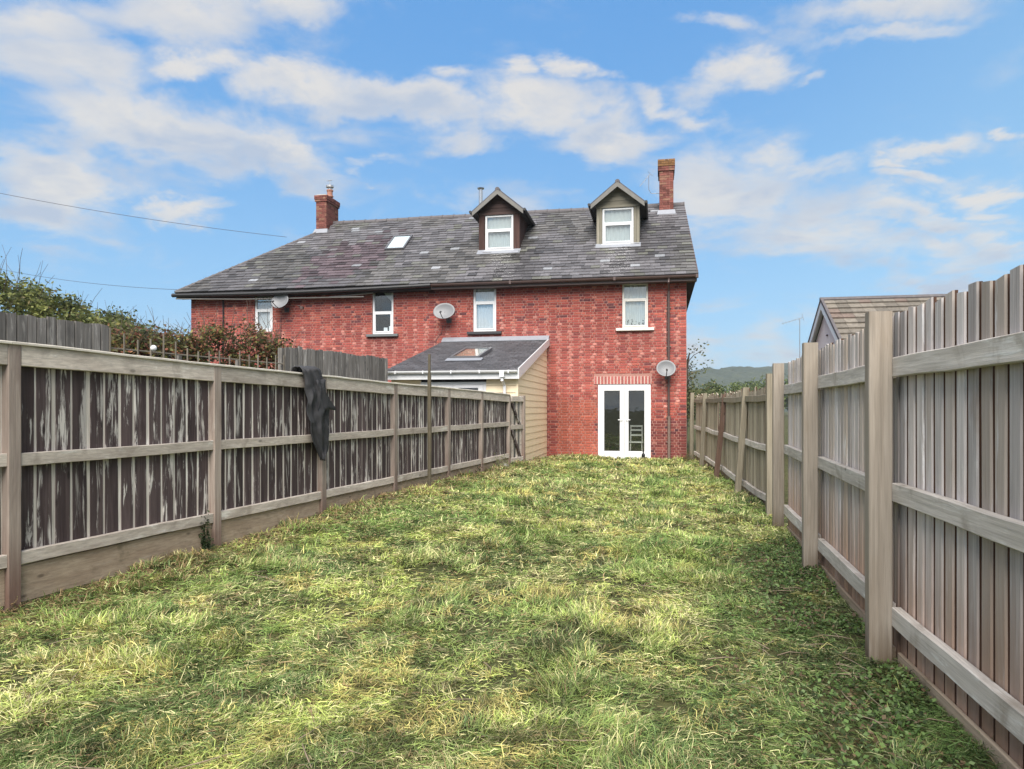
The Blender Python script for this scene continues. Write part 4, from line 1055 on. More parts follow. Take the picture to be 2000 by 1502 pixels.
def left_fence():
    t = thing('wooden_fence', 'left garden fence of dark flaking boards with grey posts and rails', 'fence', (L_POST[2][0], L_POST[2][1], 0))
    n = len(L_POST)
    for i, (x, y, zt, zg) in enumerate(L_POST):
        j = min(i, n-2); fr = seg_frame(L_POST[j], L_POST[j+1], 1)
        post(t, MT['l_post'], x, y, zg-.3, zt-.018, .1, .1, fr)
    for i in range(n-1):
        a, b = L_POST[i], L_POST[i+1]; fr = seg_frame(a, b, 1); L = fr[3]
        za, zb = a[2], b[2]; y0, y1 = a[1], b[1]
        q = lambda yy, v0, v1: np.interp(yy, [ly[1], ly[-1]], [v0, v1])
        rail(t, 'top_rail', MT['l_rail'], fr, .052, L-.052, za-.095, zb-.095, .15, -.01, .045)
        rail(t, 'capping', MT['l_cap'], fr, -.03, L-.032, za-.008, zb-.008, .022, -.05, .065)
        rail(t, 'middle_rail', MT['l_rail'], fr, .052, L-.052, q(y0, 1.08, 1.13), q(y1, 1.08, 1.13), .095, -.01, .04, .004)
        rail(t, 'bottom_rail', MT['l_rail'], fr, .052, L-.052, q(y0, .355, .44), q(y1, .355, .44), .095, -.01, .04)
        rail(t, 'gravel_board', MT['gravel'], fr, .052, L-.052, q(y0, .16, .27), q(y1, .16, .27), .27, -.022, .014)
        N = 13; p = (L-.1)/N
        for k in range(N):
            s = .05 + p*(k+.5); zz = a[2] + (b[2]-a[2])*s/L; zl = q(a[1], .31, .40)
            board(t, 'board', MT['l_board'], fr, s+random.uniform(-.006, .006), p*random.uniform(.80, .87), zl, zz-.03, -.032, -.012, wob=.003)
            board(t, 'back_board', MT['l_strip'], fr, s+p/2, p*random.uniform(.2, .42), zl, zz-.035, -.036, -.0165, wob=.006)
left_fence()
def right_fence():
    t = thing('wooden_fence', 'tall right garden fence of silvery grey boards with thick tan posts', 'fence', (R_POST[1][0], R_POST[1][1], 0))
    n = len(R_POST)
    for i, (x, y, zt, zg) in enumerate(R_POST):
        j = min(i, n-2); fr = seg_frame(R_POST[j], R_POST[j+1], -1)
        post(t, MT['r_post'], x, y, zg-.3, zt, .105, .125, fr)
    ends = R_POST + [(FR_POST[0][0]+.05, FR_POST[0][1]-.2, 2.0, 0)]
    for i in range(n-1):
        a, b = R_POST[i], R_POST[i+1]; fr = seg_frame(a, b, -1); L = fr[3]
        if i == n-1: b = ends[-1]
        for nm, z, h in (('top_rail', 1.685, .11), ('middle_rail', .97, .105), ('bottom_rail', .26, .11)):
            rail(t, nm, MT['r_rail'], fr, .054, L-.054, z+random.uniform(-.01, .01), z+random.uniform(-.01, .01), h, -.105, -.055, .004)
        rail(t, 'gravel_board', MT['gravel'], fr, .054, L-.054, .02, .02, .10, -.107, -.085)
        N = round((L)/.128); p = L/N
        for k in range(N):
            s = p*(k+.5)
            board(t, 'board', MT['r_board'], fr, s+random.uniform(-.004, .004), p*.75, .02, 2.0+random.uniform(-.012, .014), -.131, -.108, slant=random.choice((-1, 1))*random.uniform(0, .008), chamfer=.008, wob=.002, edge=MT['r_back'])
            board(t, 'back_board', MT['r_back'], fr, s+p/2, p*.5, .02, 1.985+random.uniform(-.02, .01), -.165, -.143)
right_fence()
def far_fence():
    t = thing('wooden_fence', 'low leaning far right fence of olive grey boards reaching the house corner', 'fence', (FR_POST[1][0], FR_POST[1][1], 0))
    n = len(FR_POST)
    for i, (x, y, zt, g0, lean) in enumerate(FR_POST):
        j = min(i, n-2); fr = seg_frame(FR_POST[j], FR_POST[j+1], -1)
        ld = Vector((lean, -lean*.3)) if i else Vector((0, 0))
        p = post(t, MT['f_post_brown'] if i == 2 else MT['f_post'], x-ld.x/2, y, g0-.25, zt, .10, .10, fr, lean=(ld.x, ld.y))
        if i == 2: p['label'] = 'red-brown leaning post'
    for i in range(n-1):
        a, b = FR_POST[i], FR_POST[i+1]; fr = seg_frame(a, b, -1); L = fr[3]
        for nm, z, h in (('top_rail', 1.63, .10), ('middle_rail', .90, .095), ('bottom_rail', .17, .10)):
            rail(t, nm, MT['r_rail'] if nm != 'top_rail' else MT['f_post'], fr, .03, L-.03, z+a[3], z+b[3], h, -.10, -.053, .02)
        rail(t, 'gravel_board', MT['gravel'], fr, .05, L-.05, .02+a[3], .02+b[3], .14, -.13, -.108)
        N = round(L/.15); p = L/N
        for k in range(N):
            s = p*(k+.5); g0 = a[3] + (b[3]-a[3])*s/L
            if i == 2 and k in (5, 6): continue
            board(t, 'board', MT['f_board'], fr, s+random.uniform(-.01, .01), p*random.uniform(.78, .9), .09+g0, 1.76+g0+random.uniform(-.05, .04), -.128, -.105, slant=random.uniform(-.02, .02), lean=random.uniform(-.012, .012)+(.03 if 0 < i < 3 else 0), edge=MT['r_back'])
            if not (i in (1, 2) and k % 3 == 0): board(t, 'back_board', MT['f_board'], fr, s+p/2, p*.5, .09+g0, 1.7+g0, -.147, -.13)
far_fence()
def garden_gate():
    A = (L_POST[-1][0]+.02, L_POST[-1][1]+.06); B = cp(1021, 16.62)
    t = thing('garden_gate', 'narrow grey wooden gate with a diagonal brace between the left fence and lean-to', 'gate', (A[0], A[1], .2))
    fr = seg_frame(A, B, 1); L = fr[3]; zb, zt = .24, hp(774, 16.3)
    post(t, MT['l_post'], B[0], B[1], 0, zt+.02, .1, .1, fr, name='gate_post')
    rail(t, 'top_rail', MT['l_rail'], fr, .03, L-.06, zt-.06, zt-.06, .12, -.01, .04)
    rail(t, 'middle_rail', MT['l_rail'], fr, .03, L-.06, 1.05, 1.05, .1, -.01, .03)
    rail(t, 'bottom_rail', MT['l_rail'], fr, .03, L-.06, .32, .32, .1, -.01, .03)
    A_, tt, n, _ = fr
    for z0, z1 in ((1.02, zt-.15), (.3, 1.0)):
        g = G(); P = lambda s, k, z: tuple(A_ + tt*s + n*k + Vector((0, 0, z)))
        g.hexa([P(.05, -.005, z1), P(.15, -.005, z1), P(.15, .028, z1), P(.05, .028, z1), P(L-.2, -.005, z0), P(L-.1, -.005, z0), P(L-.1, .028, z0), P(L-.2, .028, z0)]); fixn(g.build('brace', MT['l_board'], t, origin=P(.05, 0, z0)))
    N = 6; p = (L-.08)/N
    for k in range(N): board(t, 'board', MT['l_rail'] if k % 2 else MT['n_board'], fr, .04+p*(k+.5), p*.92, zb, zt-.02, -.03, -.012)
garden_gate()

# neighbour's fence beyond the left one, with a trellis in its middle
NZ = lambda px: 16.7 * (1575-757) / (1575 - px)
def neighbour_fence():
    def wp(px): return cp(px, NZ(px))
    top = lambda px: hp(610 + .1189*px, NZ(px))
    segs = [('board_fence', -150, 212, 'charcoal board fence standing behind the left end of the garden fence'), ('board_fence', 556, 757, 'charcoal board fence ending beside the lean-to roof')]
    for nm, p0, p1, lab in segs:
        A, B = wp(p0), wp(p1); fr = seg_frame(A, B, 1); L = fr[3]
        t = thing(nm, lab, 'fence', (A[0], A[1], 0))
        N = round(L/.125); p = L/N
        for k in range(N):
            s = p*(k+.5)
            board(t, 'board', MT['n_board'], fr, s, p*random.uniform(.84, .93), .1, top(p0)+(top(p1)-top(p0))*s/L+random.uniform(-.02, .025), -.01, .012, slant=random.uniform(-.008, .008), wob=.003)
            board(t, 'back_board', MT['n_board'], fr, s+p/2, p*.4, .1, top(p0)-.05, -.03, -.012)
        for z in (.5, 1.3, 2.0): rail(t, 'back_rail', MT['n_board'], fr, 0, L, z, z, .08, -.07, -.032)
        for s in (0, L): q = fr[0]+fr[1]*s; post(t, MT['n_board'], q.x-fr[2].x*.08, q.y-fr[2].y*.08, 0, top(p0)-.03, .09, .09, fr)
    A, B = wp(214), wp(554); fr = seg_frame(A, B, 1); L = fr[3]
    t = thing('trellis_fence', 'open trellis of thin weathered battens with brambles growing through it', 'trellis', (A[0], A[1], 0))
    N = round(L/.23)
    for k in range(N+1):
        s = L*k/N; zz = top(214) - .12 + random.uniform(-.05, .1) - (.12 if k > N*.35 else 0)
        board(t, 'batten', MT['trellis'], fr, s, .024, .4, zz, .0, .015, wob=.006)
    for z in (1.0, 1.3, 1.6, 1.78, 1.96, 2.14, 2.3): rail(t, 'batten', MT['trellis'], fr, 0, L, z, z+random.uniform(-.02, .02), .022, -.014, -.001)
    for s in (.0, L*.35, L*.7, L): q = fr[0]+fr[1]*s; post(t, MT['n_board'], q.x-fr[2].x*.07, q.y-fr[2].y*.07, 0, 2.3, .07, .07, fr)
neighbour_fence()
g = G(); x, y = cp(300, NZ(300)-.25); zc = hp(680, NZ(300)-.25); R = .045
g.rings([[(x + R*math.sin(a)*math.cos(b), y + R*math.sin(a)*math.sin(b), zc + R*math.cos(a)) for b in np.linspace(0, 6.28, 12, endpoint=False)] for a in np.linspace(.05, 3.09, 8)])
tag(fixn(g.build('white_ball', MT['white'], origin=(x, y, zc), sm=True)), 'small white ball caught in the trellis above the left fence', 'ball')

# ------------------------------------------------------------------ foliage
def leaf_mesh(name, C, size, tints, parent=None, origin=(0,0,0), up=.3, kind=None, aspect=.55):
    r = rng; N = len(C); C = np.asarray(C)
    d1 = r.normal(size=(N, 3)); d1[:, 2] *= .6; d1 /= np.linalg.norm(d1, axis=1)[:, None]
    d2 = np.cross(d1, r.normal(size=(N, 3)) + [0, 0, up]); d2 /= np.linalg.norm(d2, axis=1)[:, None]
    s = (size * r.uniform(.6, 1.3, N))[:, None]
    V = np.stack([C - d1*s, C + d2*s*aspect, C + d1*s, C - d2*s*aspect], 1).reshape(-1, 3)
    Fq = np.arange(N*4).reshape(N, 4)
    return np_mesh(name, V, Fq, np.repeat(tints, 4, 0), MT['leaf'], parent, origin, kind)
def pick(N, pal, w, var=.25):
    pal = np.array(pal, float); idx = rng.choice(len(pal), N, p=np.array(w)/sum(w))
    return pal[idx] * rng.uniform(1-var, 1+var, (N, 1))
def clumps(centres, per, spread):
    c = np.repeat(np.asarray(centres), per, 0); return c + rng.normal(size=c.shape) * np.asarray(spread)
GREEN = [(.10, .135, .045), (.15, .19, .065), (.06, .085, .035), (.22, .25, .10), (.13, .10, .05)]
def hedge(name, label, cat, line, depth, palette, weights, per=60, size=.05, twigs=40, group=None, sp=.13, base=.3):
    """line: (px, top py, z) samples"""
    P = [(*cp(px, z), hp(py, z)) for px, py, z in line]
    t = thing(name, label, cat, (P[0][0], P[0][1], 0), group); o = LOC[t.name]
    C = []; L = np.array(P); cum = np.append(0, np.cumsum(np.linalg.norm(np.diff(L[:, :2], axis=0), axis=1)))
    n = int(cum[-1] * 32 * depth ** .5)
    s = rng.uniform(0, cum[-1], n); x = np.interp(s, cum, L[:, 0]); y = np.interp(s, cum, L[:, 1]); zt = np.interp(s, cum, L[:, 2])
    zt = zt + (fbm(x*1.0, y*.3, 1.7, 1) - .5) * .5
    k = rng.random(n) ** .55; z = base + (zt-base) * k
    dd = rng.uniform(-.5, .5, n) * depth * np.sqrt(1 - (k*.85)**2)
    C = np.stack([x - dd*SA*0 + dd*.1, y + dd, z], 1)
    c = clumps(C, per, (sp, sp, sp*.8))
    tn = pick(len(c), palette, weights); cl = np.repeat(rng.uniform(.65, 1.35, n), per)[:, None]
    leaf_mesh('foliage', c, size, tn * cl, t, o)
    g = G()
    for i in range(twigs):
        j = rng.integers(n); b = Vector((x[j], y[j] + dd[j]*.3, zt[j]-.5)); a = rng.uniform(-.5, .5)
        p = [b]; v = Vector((a, rng.uniform(-.2, .2), 1)).normalized(); ll = rng.uniform(.35, 1.1)
        for q in range(4): p.append(p[-1] + v*ll/4); v = (v + Vector((rng.uniform(-.3, .3), 0, -.12))).normalized()
        g.tube([tuple(q) for q in p], [.008, .007, .006, .004, .003], 4)
    for i in range(6):
        j = rng.integers(n); g.tube([(x[j], y[j], 0), (x[j]+rng.uniform(-.2, .2), y[j], zt[j]*.6), (x[j]+rng.uniform(-.4, .4), y[j], zt[j]-.2)], [.04, .03, .012], 6)
    g.build('branches', MT['bark'], t, origin=o)
    return t
hedge('hedge', 'tall bright green hedge rising at the far left above the charcoal fence', 'hedge',
      [(-160, 470, 14), (-60, 500, 14), (0, 532, 14), (60, 550, 14), (110, 585, 14), (160, 603, 14), (215, 640, 14)], 2.0, [(.20, .22, .07), (.12, .15, .05), (.075, .09, .04), (.28, .29, .10), (.15, .12, .06)], (4, 4, 3, 2, 1), per=170, size=.042, twigs=70, base=1.6)
hedge('hedge', 'low dark green hedge on the skyline between the bright hedge and the brambles', 'hedge',
      [(120, 596, 17), (180, 615, 17), (240, 630, 17), (290, 645, 17), (330, 668, 17), (365, 682, 17)], 1.6, [(.075, .10, .045), (.10, .13, .05), (.05, .06, .03), (.15, .16, .07)], (4, 3, 3, 1), per=150, size=.042, twigs=60, base=1.8)
hedge('bramble_bush', 'reddish brown bramble bush growing through the trellis in front of the house', 'bush',
      [(222, 664, 12.2), (262, 655, 12.6), (300, 640, 12.9), (360, 640, 13.2), (400, 642, 13.6), (450, 630, 14), (500, 632, 14.3), (548, 658, 14.6), (590, 700, 15)], .8,
      [(.22, .085, .055), (.15, .15, .055), (.26, .24, .08), (.10, .09, .045), (.30, .16, .08), (.09, .12, .05)], (3, 3, 2, 3, 1.5, 2), per=190, size=.036, twigs=140, sp=.12, base=1.3)

def small_tree():
    x, y = cp(1352, 27); t = thing('tree', 'thin-leaved tree showing past the right corner of the brick house', 'tree', (x, y, 0)); o = LOC[t.name]
    ht = hp(668, 27)
    g = G(); g.tube([(x-.3, y, 0), (x-.25, y, 1.5), (x-.2, y+.1, 3.0), (x-.1, y, ht-.4)], [.11, .09, .06, .02], 8); g.build('trunk', MT['bark'], t)
    g = G(); tips = []
    for i in range(46):
        h = rng.uniform(.9, ht-.7); a = rng.uniform(0, 6.28); l = rng.uniform(.5, 1.15) * (1 - .45*(h/ht)); b = Vector((x-.25, y, h)); e = b + Vector((math.cos(a)*l, math.sin(a)*l, rng.uniform(.25, .8)))
        m = b.lerp(e, .5) + Vector((0, 0, .1)); g.tube([tuple(b), tuple(m), tuple(e)], [.02, .013, .005], 4)
        tips += [e, m.lerp(e, .5), e + Vector((rng.uniform(-.2, .2), 0, .2))]
    g.build('branches', MT['bark'], t, origin=o)
    tp = np.array([tuple(p) for p in tips]); c = clumps(tp, 9, (.16, .16, .14))
    low = c[:, 2] < 2.6
    c = np.concatenate([c, clumps(tp[tp[:, 2] < 2.2], 46, (.28, .28, .22))])
    leaf_mesh('crown', c, .055, pick(len(c), [(.14, .17, .07), (.20, .22, .10), (.09, .11, .05), (.28, .25, .12)], (3, 3, 2, 1)), t, o)
small_tree()
# bushes and trees of the valley, far behind the right fence
def far_trees():
    for i, (px, py, z, w, hcol) in enumerate([(1398, 742, 70, 4.5, .9), (1440, 748, 95, 6, 1.1), (1478, 740, 120, 8, 1.0), (1515, 735, 150, 10, .8), (1560, 728, 150, 12, 1.0), (1378, 752, 60, 4, .75)]):
        x, y = cp(px, z); ht = hp(py, z)
        lab = ['rounded bush nearest the small tree beside the house', 'pale bush below the hill, second from the house', 'tree clump below the hill right of the pale bush', 'dark tree clump low behind the first tall post', 'tree clump below the hill behind the tall fence boards', 'olive bush just right of the house corner under the thin tree'][i]
        t = thing('far_tree', lab, 'tree', (x, y, 0), 'trees below the hill'); o = LOC[t.name]
        n = 60; a = rng.uniform(0, 6.28, n); r = np.sqrt(rng.random(n)) * w * .5; h = ht * (.25 + .72*rng.random(n) * np.sqrt(np.maximum(.05, 1 - (r/(w*.55))**2)))
        c = clumps(np.stack([x + r*np.cos(a), y + r*np.sin(a), h], 1), 60, (w*.06, w*.06, w*.05))
        leaf_mesh('crown', c, z*.0022, pick(len(c), GREEN[:4], (3, 3, 2, 1.5)) * hcol, t, o)
        g = G(); g.tube([(x, y, -1), (x, y, ht*.6)], [w*.03, w*.015], 6); g.build('trunk', MT['bark'], t)
far_trees()

# ------------------------------------------------------------------ neighbour's house behind the right fence
def neighbour_house():
    ax, ay = cp(1605, 20); za = hp(587, 20)
    t = thing('neighbour_house', 'white rendered bungalow gable with a grey-brown tiled roof behind the right fence', 'house', (ax, ay, 0))
    hw = 2.9; drop = .62; X1 = ax + 9.5; ze = za - hw*drop
    g = G(); g.add([(ax+.12, ay-hw+.25, 0), (ax+.12, ay+hw-.25, 0), (ax+.12, ay+hw-.25, ze), (ax+.12, ay, za-.2), (ax+.12, ay-hw+.25, ze),
                    (X1, ay-hw+.25, 0), (X1, ay+hw-.25, 0), (X1, ay+hw-.25, ze), (X1, ay, za-.2), (X1, ay-hw+.25, ze)],
                   [(0,1,2,3,4), (5,9,8,7,6), (0,4,9,5), (1,6,7,2), (0,5,6,1)]); fixn(g.build('wall', MT['render'], t))
    # near slope: courses of tiles, each column of a course a step of its own
    rows = 11; n_in = 0
    L = math.hypot(1, drop); big = G()
    for side in (-1, 1):
        for r in range(rows):
            a0 = hw * (1 - r/rows) + .04; a1 = max(hw * (1 - (r+1.25)/rows), 0)
            x = ax; 
            while x < X1:
                w = .30; k = random.uniform(.75, 1.25); col = (.17*k, .15*k, .125*k)
                if random.random() < .10: col = (.165, .125, .105)
                g = G() if (side == -1 and x < ax + 6.5) else big
                y0, y1 = ay + side*a0, ay + side*a1; z0, z1 = za - a0*drop, za - a1*drop
                lift = .075 + random.uniform(0, .008)
                g.add([(x+.003, y0, z0+lift), (x+w-.003, y0, z0+lift), (x+w-.003, y1, z1+.012), (x+.003, y1, z1+.012), (x+.003, y0-side*.04, z0-.0), (x+w-.003, y0-side*.04, z0-.0)], [(0,1,2,3), (4,5,1,0), (0,3,4), (1,5,2)], col)
                if g is not big: g.build('roof_tile', MT['tile'], t, origin=(x, y0, z0))
                x += w
    big.build('roof_tiles', MT['tile'], t, kind='stuff')
    g = G(); g.tube([(ax-.05, ay, za+.02), (X1, ay, za+.02)], .07, 8); g.build('ridge', MT['ridge'], t)
    for s in (-1, 1):
        g = G(); g.hexa([(ax-.03, ay, za-.24), (ax+.0, ay, za-.24), (ax+.0, ay+s*hw, ze-.24), (ax-.03, ay+s*hw, ze-.24), (ax-.03, ay, za-.02), (ax+.0, ay, za-.02), (ax+.0, ay+s*hw, ze-.02), (ax-.03, ay+s*hw, ze-.02)]); fixn(g.build('barge_board', MT['white'], t))
        g = G(); g.hexa([(ax+.0, ay, za-.12), (ax+.115, ay, za-.12), (ax+.115, ay+s*hw, ze-.12), (ax+.0, ay+s*hw, ze-.12), (ax+.0, ay, za-.1), (ax+.115, ay, za-.1), (ax+.115, ay+s*hw, ze-.1), (ax+.0, ay+s*hw, ze-.1)]); fixn(g.build('soffit', MT['white'], t))
        g = G(); g.hexa([(ax-.04, ay, za-.02), (ax+.03, ay, za-.02), (ax+.03, ay+s*hw, ze-.02), (ax-.04, ay+s*hw, ze-.02), (ax-.04, ay, za+.07), (ax+.03, ay, za+.07), (ax+.03, ay+s*hw, ze+.07), (ax-.04, ay+s*hw, ze+.07)]); fixn(g.build('verge_cap', MT['ridge'], t))
    g = G(); g.box(ax+.08, ax+.118, ay-.22, ay-.12, za-1.0, za-.96); g.build('vent', MT['ridge'], t)
neighbour_house()

# ------------------------------------------------------------------ loose things
def jacket():
    A, B = L_POST[2], L_POST[3]
    outl = [(718, 577, 606), (726, 577, 612), (740, 580, 615), (765, 584, 617), (790, 583, 622), (800, 584, 627), (815, 586, 624), (840, 588, 627), (860, 594, 628), (880, 603, 624), (893, 611, 617), (898, 613, 615)]
    fr = seg_frame(A, B, 1); n = fr[2]; Kc = 22
    t_rows = []
    ys = np.array([o[0] for o in outl]); l = np.array([o[1] for o in outl]); r = np.array([o[2] for o in outl])
    rows = np.linspace(718, 898, 46)
    g = G(); R = []
    def pt(px, py, off):
        x, y, z = on_line(px, A, B); b = Vector((x, y, hp(py, z))); return tuple(b + n*off)
    # part that lies over the rail and hangs behind it
    for q, (dy, off) in enumerate(((24, -.075), (8, -.07), (-1.5, -.05), (-3, .0), (-1, .06))):
        R.append([pt(577+(606-577)*k/(Kc-1), 718+dy+1.2*math.sin(k*.9+q), off+.006*math.sin(k*1.3)) for k in range(Kc)])
    for i, py in enumerate(rows[1:]):
        a, b = np.interp(py, ys, l), np.interp(py, ys, r); row = []
        f = (py-718)/180
        for k in range(Kc):
            s = k/(Kc-1); fold = .036*abs(math.sin(s*7+f*2.6))**1.5 + .024*abs(math.sin(s*15-f*4+1))**1.5 + .006*math.sin(s*34+f*9) + .012*math.sin(f*22+s*6)*(f > .2)*(f < .62)
            bulge = .05*math.sin(math.pi*s)*(.4+.6*math.sin(math.pi*min(f*1.15, 1)))
            row.append(pt(a+(b-a)*s + 1.2*math.sin(py*.13+k), py + 1.5*math.sin(k*.8+i*.2), .078 + fold + bulge))
        R.append(row)
    g.rings(R, caps=False, closed=False)
    o = fixn(g.build('cloth_body', MT['cloth'], None, origin=pt(595, 800, .07), sm=True)); 
    x, y, z = on_line(595, A, B)
    t = thing('draped_jacket', 'black jacket draped over the left fence rail beside the third post', 'jacket', pt(595, 718, 0))
    o.parent = t; o.location = Vector(LOC[o.name]) - Vector(LOC[t.name])
    s = o.modifiers.new('thick', 'SOLIDIFY'); s.thickness = .006
    # turned-out collar flap and a sleeve
    g = G(); R = []
    for i, (py, a, b) in enumerate(((742, 596, 617), (752, 597, 616), (766, 600, 616), (782, 602, 624), (794, 599, 631), (801, 598, 633))):
        R.append([pt(a+(b-a)*k/10, py+1.4*math.sin(k*.7), .155+.016*math.sin(k*1.1+i*.6)+.002*i) for k in range(11)])
    g.rings(R, caps=False, closed=False); o = fixn(g.build('flap', MT['cloth'], t, sm=True)); s = o.modifiers.new('thick', 'SOLIDIFY'); s.thickness = .006
jacket()
def pole():
    z = 11.3; x, y = cp(838.5, z); b = gz(x, y)
    t = thing('clothes_pole', 'slim weathered pole standing upright in the lawn in front of the left fence', 'pole', (x, y, b))
    g = G(); g.tube([(x, y, b-.2), (x+.005, y, b+.9), (x, y, hp(733, z))], [.03, .034, .03], 8); g.build('shaft', MT['rust'], t)
    g = G(); g.tube([(x, y, hp(733, z)), (x+.002, y, hp(692, z))], .022, 8); g.build('upper_tube', MT['rust'], t)
pole()
def doorstop():
    x, y = wX(1256.5, YF-.28), YF-.28; z0 = gz(x, y)+.01; k = .235/.25
    t = thing('doorstop', 'small black bottle-shaped doorstop on the ground by the right door leaf', 'doorstop', (x, y, z0))
    g = G(); lathe(g, x, y, [(.05, z0), (.058, z0+.02), (.058, z0+.05), (.035, z0+.07), (.05, z0+.09), (.05, z0+.14), (.025, z0+.17), (.02, z0+.2)]); g.build('body', MT['black'], t, sm=False)
    g = G(); lathe(g, x, y, [(.012, z0+.2), (.022, z0+.21), (.022, z0+.235), (.005, z0+.25)]); g.build('knob', MT['black'], t)
doorstop()
def rubble():
    spots = [(905, 925, 13.8), (925, 920, 14.3), (948, 915, 14.8), (962, 908, 15.2), (975, 905, 15.3), (938, 922, 14.2), (985, 909, 15.2), (1055, 893, 19.5), (1080, 894, 20.4), (1092, 893, 20.5)]
    tn = ['grey stone nearest the camera in the rubble by the left fence', 'dark stone second in the rubble row by the left fence', 'round stone in the middle of the rubble row', 'pale stone against the last gravel board', 'pale stone beside the last fence post', 'small dark stone in front of the rubble row', 'stone at the foot of the gate post', 'stone at the foot of the cream cladding', 'dark stone by the brick wall next to the lean-to', 'small stone against the brick wall right of the lean-to']
    for i, (px, py, z) in enumerate(spots):
        x, y = cp(px, z); r = random.uniform(.05, .10); b = gz(x, y); g = G()
        R = [[(x + r*(1+.25*random.uniform(-1, 1))*math.sin(a)*math.cos(q), y + r*(1+.25*random.uniform(-1, 1))*math.sin(a)*math.sin(q), b + r*.5 + .7*r*math.cos(a)) for q in np.linspace(0, 6.28, 8, endpoint=False)] for a in np.linspace(.15, 3.0, 6)]
        g.rings(R); o = fixn(g.build('stone', MT['stone'] if i % 3 else MT['concrete'], origin=(x, y, b))); tag(o, tn[i], 'stone', 'stones along the lawn edge')
rubble()
def small_plants():
    for px, z, w, h, n, lab, pal in [(975, 14.9, .22, .25, 500, 'pale bushy weed at the foot of the last left fence panel', [(.22, .24, .11), (.30, .30, .18)]),
                       (922, 14.0, .18, .18, 300, 'dark reddish weed among the rubble by the left fence', [(.11, .06, .04), (.08, .09, .04)]),
                       (402, 7.05, .05, .28, 420, 'dark ivy sprig beside the second left post', [(.03, .05, .02), (.05, .075, .03)]),
                       (1345, 19.8, .18, .22, 300, 'scrubby weed at the right corner of the brick wall', [(.15, .16, .06), (.2, .12, .07)])]:
        x, y = cp(px, z); b = gz(x, y)
        c = np.stack([x + rng.normal(0, w*.5, n), y + rng.normal(0, w*.5, n), b + np.abs(rng.normal(0, h*.5, n))], 1)
        t = thing('weed', lab, 'plant', (x, y, b)); leaf_mesh('foliage', c, .022 if z > 10 else .016, pick(n, pal, (1,)*len(pal)), t, (x, y, b))
        g = G()
        for k in range(9): g.tube([(x, y, b-.02), (x+random.uniform(-w, w)*.5, y+random.uniform(-w, w)*.5, b+h*random.uniform(.5, 1.1))], [.006, .002], 4)
        g.build('stems', MT['twig'], t)
small_plants()
# a few things lying in the grass that read one by one
def twigs():
    g = G()
    for i in range(260):
        y = rng.uniform(2.4, 12) if i < 200 else rng.uniform(2.5, 8); a, b = float(XL(y)), float(XR(y)); x = rng.uniform(a+.2, b-.1) if i < 180 else b - abs(rng.normal(.15, .25)) - .1
        ang = rng.uniform(0, 6.28); l = rng.uniform(.05, .28); z = gz(x, y) + .025; v = Vector((math.cos(ang), math.sin(ang), rng.uniform(-.1, .15)))
        p0 = Vector((x, y, z)); k = rng.uniform(-.03, .03)
        g.tube([tuple(p0), tuple(p0+v*l*.5+Vector((k, -k, .01))), tuple(p0+v*l)], [.003, .0028, .0015], 4)
    g.build('dry_stalks', MT['twig'], kind='stuff')
    C = []; 
    n = 15000; y = rng.uniform(1.9, 9.0, n); off = np.abs(rng.normal(0, .32, n)); x = XR(y) + .08 - off*1.3
    # leaf litter and broad-leaved ground weeds beside the right fence
    z = ground(x, y) + rng.uniform(.01, .06, n)
    k = (fbm(x, y, 1.5, 7) > .46)
    x, y, z = x[k], y[k], z[k]; n = len(x)
    leaf_mesh('ground_weeds', np.stack([x, y, z], 1), .013, pick(n, [(.10, .17, .05), (.16, .25, .08), (.06, .09, .035), (.20, .28, .12), (.17, .12, .07)], (3, 3, 2, 1, 1.5)), kind='stuff', up=3, aspect=.8)
twigs()

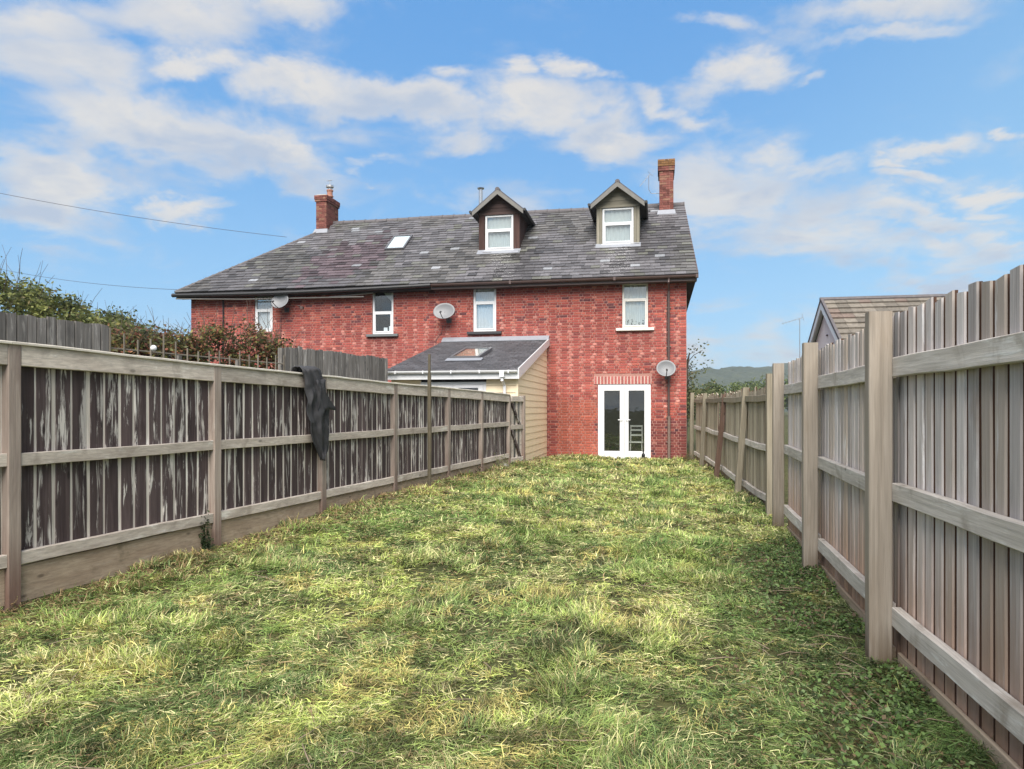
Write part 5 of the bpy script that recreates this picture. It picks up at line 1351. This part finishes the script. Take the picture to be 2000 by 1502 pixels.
# ------------------------------------------------------------------ lawn: rough cut grass, blade by blade
def grass():
    N = 860000
    # more blades where the camera is close
    u = rng.random(N); y = 1.9 + (21.0 - 1.9) * (u ** 2.15)
    a = XL(y); b = XR(y) + np.where(y < 9.5, .13, .1)
    x = a + .03 + (b - a - .04) * rng.random(N)
    keep = (y < YF - .08) & ~((x < XB + .08) & (y > YL - .1))
    keep &= (fbm(x, y, 3.4, 8, 4) > .37) | (rng.random(N) < .2)
    edge = (b - x)
    keep &= ~((edge > .1) & (edge < .75) & (y < 8) & (rng.random(N) < .7) & (fbm(x, y, 2.2, 2) > .47))
    x, y, a, b = x[keep], y[keep], a[keep], b[keep]; N = len(x)
    dist = np.hypot(x, y)
    n1 = fbm(x, y, 1.3, 0, 4); n2 = fbm(x, y, 3.2, 4, 4); n3 = fbm(x, y, .55, 9, 3); n4 = vnoise(x, y, 9, 6); n5 = fbm(x, y, 1.9, 10, 4)
    tuft = smoothstep((n5 - .56) / .10)
    L = (.026 + .034*rng.random(N) + .034*tuft*rng.random(N) + .05*(rng.random(N) < .12)) * (1 + .025*np.maximum(dist-4, 0))
    W = (.0009 + .0013*rng.random(N)) * np.maximum(1, dist/3.2)
    # cut grass lies matted in small swathes, every few hands' breadths another way
    th = 6.28*fbm(x, y, 1.5, 5, 3)*2.2 + rng.normal(0, .6, N)
    loose = rng.random(N) < .38; th = np.where(loose, rng.uniform(0, 6.28, N), th)
    up = rng.random(N) < .10 + .42*tuft
    el = np.where(up, rng.uniform(.5, 1.3, N), rng.uniform(-.03, .32, N))
    d = np.stack([np.cos(th)*np.cos(el), np.sin(th)*np.cos(el), np.sin(el)], 1)
    sd = np.stack([-np.sin(th), np.cos(th), rng.normal(0, .55, N)], 1); sd /= np.linalg.norm(sd, axis=1)[:, None]
    lift = rng.random(N) ** 2 * .034
    p0 = np.stack([x, y, ground(x, y) + lift + .02*tuft], 1)
    bend = np.stack([np.cos(th), np.sin(th), np.full(N, -.7)], 1) * (L * rng.uniform(.05, .5, N))[:, None]
    crook = sd * (L * rng.normal(0, .16, N))[:, None]
    Lc = L[:, None]; Wc = W[:, None]
    pm = p0 + d*Lc*.55 + bend*.12 + crook; pt = p0 + d*Lc + bend*.6
    V = np.stack([p0 - sd*Wc, p0 + sd*Wc, pm + sd*Wc*.85, pm - sd*Wc*.85, pt], 1).reshape(-1, 3)
    i = np.arange(N)[:, None]*5
    Ft = np.concatenate([i + [0, 1, 2], i + [0, 2, 3], i + [3, 2, 4]], 0)
    lime = np.array([.43, .50, .14]); mid = np.array([.25, .33, .10]); dark = np.array([.075, .125, .045]); straw = np.array([.56, .52, .27]); gold = np.array([.50, .44, .16]); brown = np.array([.20, .14, .075])
    wl = smoothstep((n1 - .42) / .2)[:, None]
    c = mid*(1-wl) + lime*wl
    dk = np.clip(smoothstep((.47 - n2)/.10) * .6 + .9*(rng.random(N) < .20), 0, 1)[:, None]; c = c*(1-dk) + dark*dk
    ys = .13 + .24*smoothstep((n3*.5 + n2*.5 - .49)/.08) + .12*(lift > .02)
    c = np.where((rng.random(N) < ys)[:, None], straw, c)
    n6 = fbm(x, y, 4.2, 7, 3); n7 = fbm(x, y, 1.0, 11, 3)
    gp = smoothstep((n6 - .56)/.07) * (.35 + .65*smoothstep((n7 - .42)/.15))
    c = np.where((rng.random(N) < .62*gp)[:, None], gold, c)
    hole = smoothstep((.40 - fbm(x, y, 7.5, 3, 3))/.06); c = c * (1 - .6*hole)[:, None]
    lush = smoothstep((fbm(x, y, 1.4, 9, 3) - .56)/.08)[:, None]; c = c*(1-lush*.4) + np.array([.17, .29, .07])*lush*.4
    le = smoothstep(1 - (x - a)/1.1); bt = (rng.random(N) < .42*le + .07)[:, None]; c = np.where(bt, brown*1.35, c)
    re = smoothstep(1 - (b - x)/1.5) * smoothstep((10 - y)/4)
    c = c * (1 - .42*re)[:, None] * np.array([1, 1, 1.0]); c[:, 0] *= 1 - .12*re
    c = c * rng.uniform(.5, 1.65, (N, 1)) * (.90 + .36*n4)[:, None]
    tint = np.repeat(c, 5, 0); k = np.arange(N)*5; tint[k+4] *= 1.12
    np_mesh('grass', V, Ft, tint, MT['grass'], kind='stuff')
grass()

# ------------------------------------------------------------------ thin valley haze
def haze():
    g = G(); cx, cy = cp(1200, 480)
    g.box(cx-1100, cx+1100, -60, cy+720, -3.0, 72); m = bpy.data.materials.new('valley_haze'); m.use_nodes = True; nt = m.node_tree; nt.nodes.clear()
    v = nn(nt, 'ShaderNodeVolumePrincipled', {'Color': (.80, .87, .95, 1), 'Density': .00045, 'Anisotropy': .2}); o = nn(nt, 'ShaderNodeOutputMaterial'); nt.links.new(v.outputs[0], o.inputs['Volume'])
    g.build('haze', m, kind='stuff')
haze()
